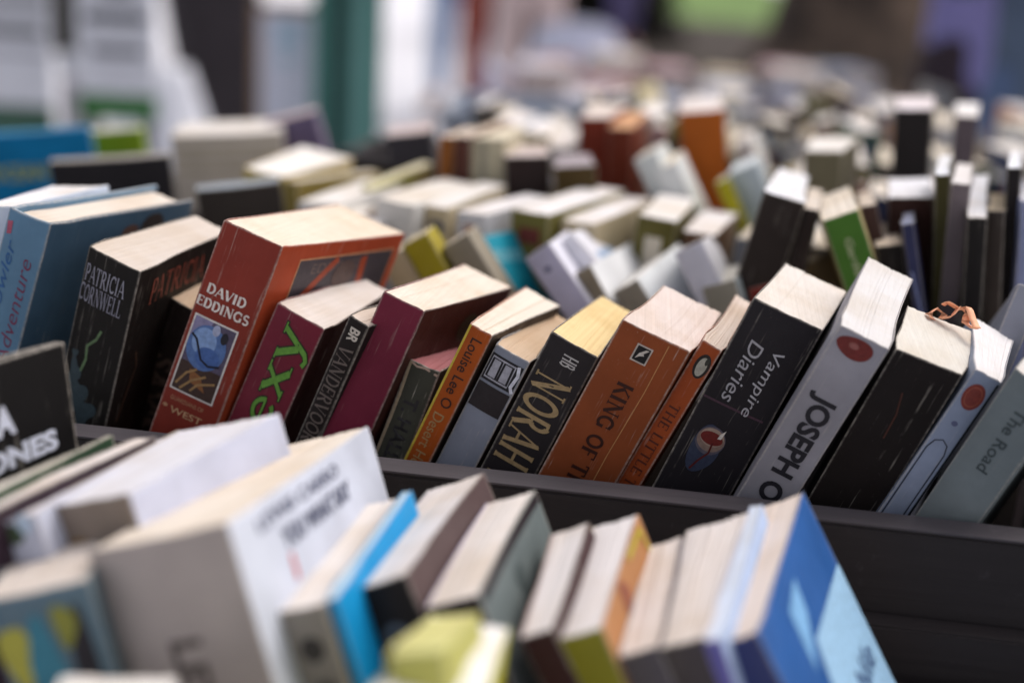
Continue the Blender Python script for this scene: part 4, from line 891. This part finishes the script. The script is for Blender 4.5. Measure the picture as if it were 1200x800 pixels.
# framed poster on easel
t = thing('framed_poster', 'white poster with pale blue print in a tan wooden frame', 'sign', (-1.31, 3.5, 0), (0, 0, R(12)))
fw = plain_mat('tan_wood', '8a6f58', .6, 10, .2)
box('panel', (-.078, 0, LZ(-.32)), (.078, .012, LZ(.035)), plain_mat('pale_poster', 'c9cbda', .6, 9, .04), t)
box('printed_mark', (-.03, -.002, LZ(-.06)), (.035, -.0004, LZ(.0)), print_mat('9cbcd0'), t); box('printed_mark', (-.02, -.002, LZ(-.12)), (.02, -.0004, LZ(-.08)), print_mat('a4c0d0'), t)
for a, b_ in (((-.1, -.004, LZ(.036)), (.1, .016, LZ(.06))), ((-.1, -.004, LZ(-.34)), (.1, .016, LZ(-.321)))): box('frame_rail', a, b_, fw, t)
for a, b_ in (((-.1, -.003, LZ(-.32)), (-.079, .015, LZ(.035))), ((.079, -.003, LZ(-.32)), (.1, .015, LZ(.035)))): box('frame_stile', a, b_, fw, t)
for s in (-1, 1): box('leg', (s * .08 - .012, .018, 0), (s * .08 + .012, .042, LZ(.05)), fw, t)
# teal kiosk column
t = thing('kiosk', 'tall teal green metal kiosk column with a dark central panel', 'kiosk', (-1.09, 3.4, 0), (0, 0, R(14)))
tg = plain_mat('teal_paint', '3f7a70', .45, 8, .12); tg2 = plain_mat('dark_teal_panel', '24403f', .5, 8, .15)
box('body', (-.105, 0, 0), (.095, .22, 2.1), tg, t, .006)
box('door_panel', (-.06, -.008, .2), (-.008, -.001, 1.95), tg2, t); box('side_panel', (.02, -.008, .2), (.055, -.001, 1.95), plain_mat('pale_teal', '6f9a96', .4, 8, .1), t)
box('cap', (-.12, -.015, 2.101), (.11, .235, 2.16), tg2, t, .005)
lathe('handle', [(.006, -.03), (.009, 0), (.006, .03)], metal, t, 10, (.062, -.012, 1.0))
# grey bench / dark cabinet far left of the people
t = thing('street_cabinet', 'small dark grey street cabinet far behind the kiosk column', 'cabinet', (-3.3, 11.5, 0), (0, 0, R(15)))
cgm = plain_mat('slate_grey_metal', '565e70', .6, 6, .15)
box('body', (-.22, 0, .1), (.22, .3, 1.0), cgm, t, .01); box('plinth', (-.2, .02, 0), (.2, .28, .099), metal, t); box('lid', (-.24, -.02, 1.001), (.24, .32, 1.04), metal, t, .005); box('door', (-.18, -.014, .16), (.18, -.001, .95), plain_mat('slate_door', '4c5466', .6, 6, .1), t)
# blue grey plastic crates at the far end of the table
crm = plain_mat('blue_grey_plastic', 'a4acba', .5, 10, .06)
def crate(label, x, y, z, w_, d_, h_, yaw, m):
    t = thing('plastic_crate', label, 'crate', (x, y, z), (0, 0, yaw), 'plastic crates at the far end of the table')
    box('base', (-w_ / 2, -d_ / 2, 0), (w_ / 2, d_ / 2, .008), m, t)
    for s in (-1, 1):
        box('side_wall', (s * (w_ / 2 - .004) - .004, -d_ / 2 + .009, .009), (s * (w_ / 2 - .004) + .004, d_ / 2 - .009, h_), m, t)
        box('end_wall', (-w_ / 2, s * (d_ / 2 - .004) - .004, .009), (w_ / 2, s * (d_ / 2 - .004) + .004, h_), m, t)
        box('rim', (-w_ / 2 - .008, s * (d_ / 2 + .004) - .003, h_ - .02), (w_ / 2 + .008, s * (d_ / 2 + .004) + .004, h_ + .003), m, t)
    return t
crate('pale blue grey crate at the far table end, right of the bright ground', -.27, 1.42, H0 - .0745, .26, .2, .17, R(6), crm)
crate('grey crate beside the pale blue grey one at the far table end', .03, 1.44, H0 - .0745, .26, .2, .17, R(-4), plain_mat('mid_grey_plastic', '80848e', .5, 10, .06))
# white plastic chair
t = thing('garden_chair', 'white plastic garden chair between the people and the big trunk', 'chair', (-.62, 4.6, 0), (0, 0, R(200)))
wp = plain_mat('white_plastic', 'c6c8dc', .4, 8, .04)
V, F = [], []; n = 12; m = 8
for j in range(m + 1):
    s = j / m; wv = .2 * (1 - .35 * s ** 3)
    for i in range(n + 1):
        a = (i / n - .5) * 2; V.append((a * wv, .2 - .05 * (1 - a * a) * 0 + .1 * s - .06 * a * a, .44 + .42 * s - .03 * a * a * s))
q = len(V); V += [(x, y + .012, z) for x, y, z in V[:q]]
for j in range(m):
    for i in range(n):
        a = j * (n + 1) + i; F += [[a, a + 1, a + n + 2, a + n + 1], [q + a, q + a + n + 1, q + a + n + 2, q + a + 1]]
for j in range(m): a = j * (n + 1); F += [[a, a + n + 1, q + a + n + 1, q + a], [a + n, q + a + n, q + a + 2 * n + 1, a + 2 * n + 1]]
for i in range(n): a = m * (n + 1) + i; F += [[a, q + a, q + a + 1, a + 1]]
mesh_obj('backrest', V, F, wp, t, True)
box('seat', (-.21, -.22, .41), (.21, .2, .436), wp, t, .008)
for sx in (-1, 1):
    for sy in (-1, 1): trunk_mesh([(sx * .2, sy * .19, 0, .018), (sx * .18, sy * .17, .409, .026)], wp, t, 'leg', 8)
    box('armrest', (sx * .23 - .025, -.2, .63), (sx * .23 + .025, .16, .65), wp, t, .006); box('arm_post', (sx * .23 - .015, -.19, .42), (sx * .23 + .015, -.15, .629), wp, t)

# ------------------------------------------------------------------ people
skin = plain_mat('skin', 'c08c70', .55, 30, .05)
def skinned(name, verts, edges, radii, mat, parent, sub=2):
    me = bpy.data.meshes.new(name); me.from_pydata(verts, edges, []); me.update()
    o = bpy.data.objects.new(name, me); C.objects.link(o)
    sk = o.modifiers.new('Skin', 'SKIN'); sk.use_smooth_shade = True
    sd = o.modifiers.new('Sub', 'SUBSURF'); sd.levels = sub; sd.render_levels = sub
    if not me.skin_vertices: raise RuntimeError('no skin layer')
    sv = me.skin_vertices[0].data
    for i, r in enumerate(radii):
        sv[i].radius = r if isinstance(r, tuple) else (r, r)
    sv[0].use_root = True
    dg = bpy.context.evaluated_depsgraph_get(); nm = bpy.data.meshes.new_from_object(o.evaluated_get(dg))
    nm.materials.clear(); nm.materials.append(mat)
    o.modifiers.clear(); o.data = nm; nm.name = name; o.parent = parent
    nm.polygons.foreach_set('use_smooth', [True] * len(nm.polygons))
    return o
def person(label, loc, yaw, hgt, topc, botc, hairc, coat=0, bag=None, stride=.12):
    k = hgt / 1.72
    t = thing('person', label, 'person', loc, (0, 0, yaw))
    S = lambda L: [tuple(c * k for c in p) for p in L]
    body = [(0, 0, .95), (0, .0, 1.15), (0, .01, 1.38), (0, 0, 1.48), (0, -.01, 1.6), (0, -.01, 1.68)]
    e = [(0, 1), (1, 2), (2, 3), (3, 4), (4, 5)]; r = [(.13, .1), (.12, .09), (.13, .09), (.05, .05), (.075, .09), (.05, .06)]
    for s in (-1, 1):
        n = len(body); body += [(s * .09, 0, .88), (s * .1, -.02 + s * stride * .4, .5), (s * .1, s * stride, .1), (s * .1, s * stride - .1, .035), (s * .1, s * stride - .17, .03)]
        e += [(0, n), (n, n + 1), (n + 1, n + 2), (n + 2, n + 3), (n + 3, n + 4)]; r += [.085, .055, .04, .038, .025]
        n = len(body); body += [(s * .18, .01, 1.4), (s * .24, .02, 1.12), (s * .17, -.2, 1.16), (s * .15, -.25, 1.18)]
        e += [(2, n), (n, n + 1), (n + 1, n + 2), (n + 2, n + 3)]; r += [.05, .042, .03, .025]
        n = len(body)
        for f in range(4):
            body += [(s * (.13 - .006 * f), -.29 + .004 * abs(f - 1), 1.205 - .014 * f), (s * (.09 - .004 * f), -.32, 1.205 - .014 * f)]; e += [(n - 1, n + 2 * f), (n + 2 * f, n + 2 * f + 1)]; r += [.009, .007]
        m = len(body); body += [(s * .14, -.26, 1.215), (s * .12, -.275, 1.235)]; e += [(n - 1, m), (m, m + 1)]; r += [.01, .008]
    skinned('body', S(body), e, [((a[0] * k, a[1] * k) if isinstance(a, tuple) else a * k) for a in r], skin, t, 2)
    tr = [(0, 0, .98), (0, 0, 1.08)]; e = [(0, 1)]; r = [.15, .12]
    for s in (-1, 1):
        n = len(tr); tr += [(s * .095, 0, .85), (s * .1, -.02 + s * stride * .4, .5), (s * .1, s * stride, .1)]; e += [(0, n), (n, n + 1), (n + 1, n + 2)]; r += [.105, .08, .062]
    skinned('trousers', S(tr), e, [a * k for a in r], botc, t, 2)
    lo = .86 - coat
    jk = [(0, 0, lo), (0, 0, 1.15), (0, .01, 1.36), (0, 0, 1.46)]; e = [(0, 1), (1, 2), (2, 3)]; r = [(.185, .135), (.17, .125), (.165, .115), (.07, .07)]
    for s in (-1, 1):
        n = len(jk); jk += [(s * .19, .01, 1.39), (s * .245, .02, 1.12), (s * .18, -.17, 1.15)]; e += [(2, n), (n, n + 1), (n + 1, n + 2)]; r += [(.07, .07), (.062, .062), (.048, .048)]
    skinned('jacket', S(jk), e, [(a[0] * k, a[1] * k) for a in r], topc, t, 2)
    skinned('hair', S([(0, .02, 1.66), (0, .04, 1.6), (0, .05, 1.54)]), [(0, 1), (1, 2)], [(.085 * k, .085 * k), (.08 * k, .07 * k), (.05 * k, .04 * k)], plain_mat('hair', hairc, .6, 60, .2), t, 2)
    for s in (-1, 1):
        skinned('shoe', S([(s * .1, s * stride + .02, .04), (s * .1, s * stride - .16, .035)]), [(0, 1)], [.052 * k, .045 * k], plain_mat('shoe_leather', '2a2626', .5, 20, .1), t, 1)
    if bag:
        skinned('handbag', S([(.3, -.02, .72), (.3, -.02, .98)]), [(0, 1)], [(.05, .15), (.04, .12)], bag, t, 1)
    return t
fab = lambda n, h: plain_mat(n, h, .9, 25, .15)
person('person in a violet top and dark trousers beyond the right end of the stall', (.66, 3.3, 0), R(10), 1.72, fab('violet_knit', '8a86bc'), fab('plum_trousers', '3a3038'), '2a2220', coat=.1, stride=.05)
person('person in a long slate blue coat standing at the right, nearer than the violet top', (.66, 2.25, 0), R(-30), 1.75, fab('slate_blue_coat', '56657c'), fab('blue_denim', '56688a'), '30241c', coat=.32, stride=.04)
person('person in a dark jacket at the far right edge', (1.05, 3.0, 0), R(-10), 1.8, fab('charcoal_coat', '2c282a'), fab('dark_denim', '2e3038'), '201a18', coat=.25, stride=.05)
person('person in beige trousers carrying a rust red bag behind the pale blue grey crate', (-.98, 6.3, 0), R(5), 1.7, fab('cream_shirt', 'c0aaa4'), fab('beige_trousers', 'c2aeac'), '5a4030', stride=.03)
person('person in light blue jeans left of the one in beige trousers', (-1.62, 7.9, 0), R(-15), 1.76, fab('sky_shirt', '8ea4c4'), fab('light_denim', '94a8c8'), '3a2a20', stride=.06)
person('person in rust red trousers between the light blue jeans and the beige trousers', (-1.28, 7.0, 0), R(20), 1.7, fab('rust_shirt', '8a4438'), fab('rust_trousers', '8c483e'), '3a2a20', stride=.02)
person('person in lilac clothes far behind, left of the massive trunk', (-1.0, 12.5, 0), R(40), 1.7, fab('lilac_shirt', '8c86b0'), fab('lilac_trousers', '6c6490'), '2c2420', stride=.05)
# dark hedge planting left of the massive trunk
t = thing('shrub', 'low dark shrub mass between the people and the massive trunk', 'shrub', (0, 0, 0))
trunk_mesh([(-1.9, 13.6, 0, .12), (-1.9, 13.6, .6, .06)], bark, t, 'stem', 8)
rr = random.Random(3); V, F = [], []
for i in range(5200):
    a = rr.uniform(0, 6.283); q = rr.random() ** .5; zz = rr.random(); p = Vector((-1.5 + 1.05 * q * math.cos(a) * (1 - .3 * zz), 13.4 + .9 * q * math.sin(a), .05 + 1.2 * zz))
    u = Vector((rr.gauss(0, 1), rr.gauss(0, 1), rr.gauss(0, 1))).normalized(); v = u.cross(Vector((rr.gauss(0, 1), rr.gauss(0, 1), rr.gauss(0, 1)))).normalized(); s = rr.uniform(.04, .09); k = len(V)
    V += [tuple(p - u * s), tuple(p + v * s * .6), tuple(p + u * s), tuple(p - v * s * .6)]; F.append([k, k + 1, k + 2, k + 3])
mesh_obj('foliage', V, F, plain_mat('dark_leaves', '24221c', .8, 9, .3), t)
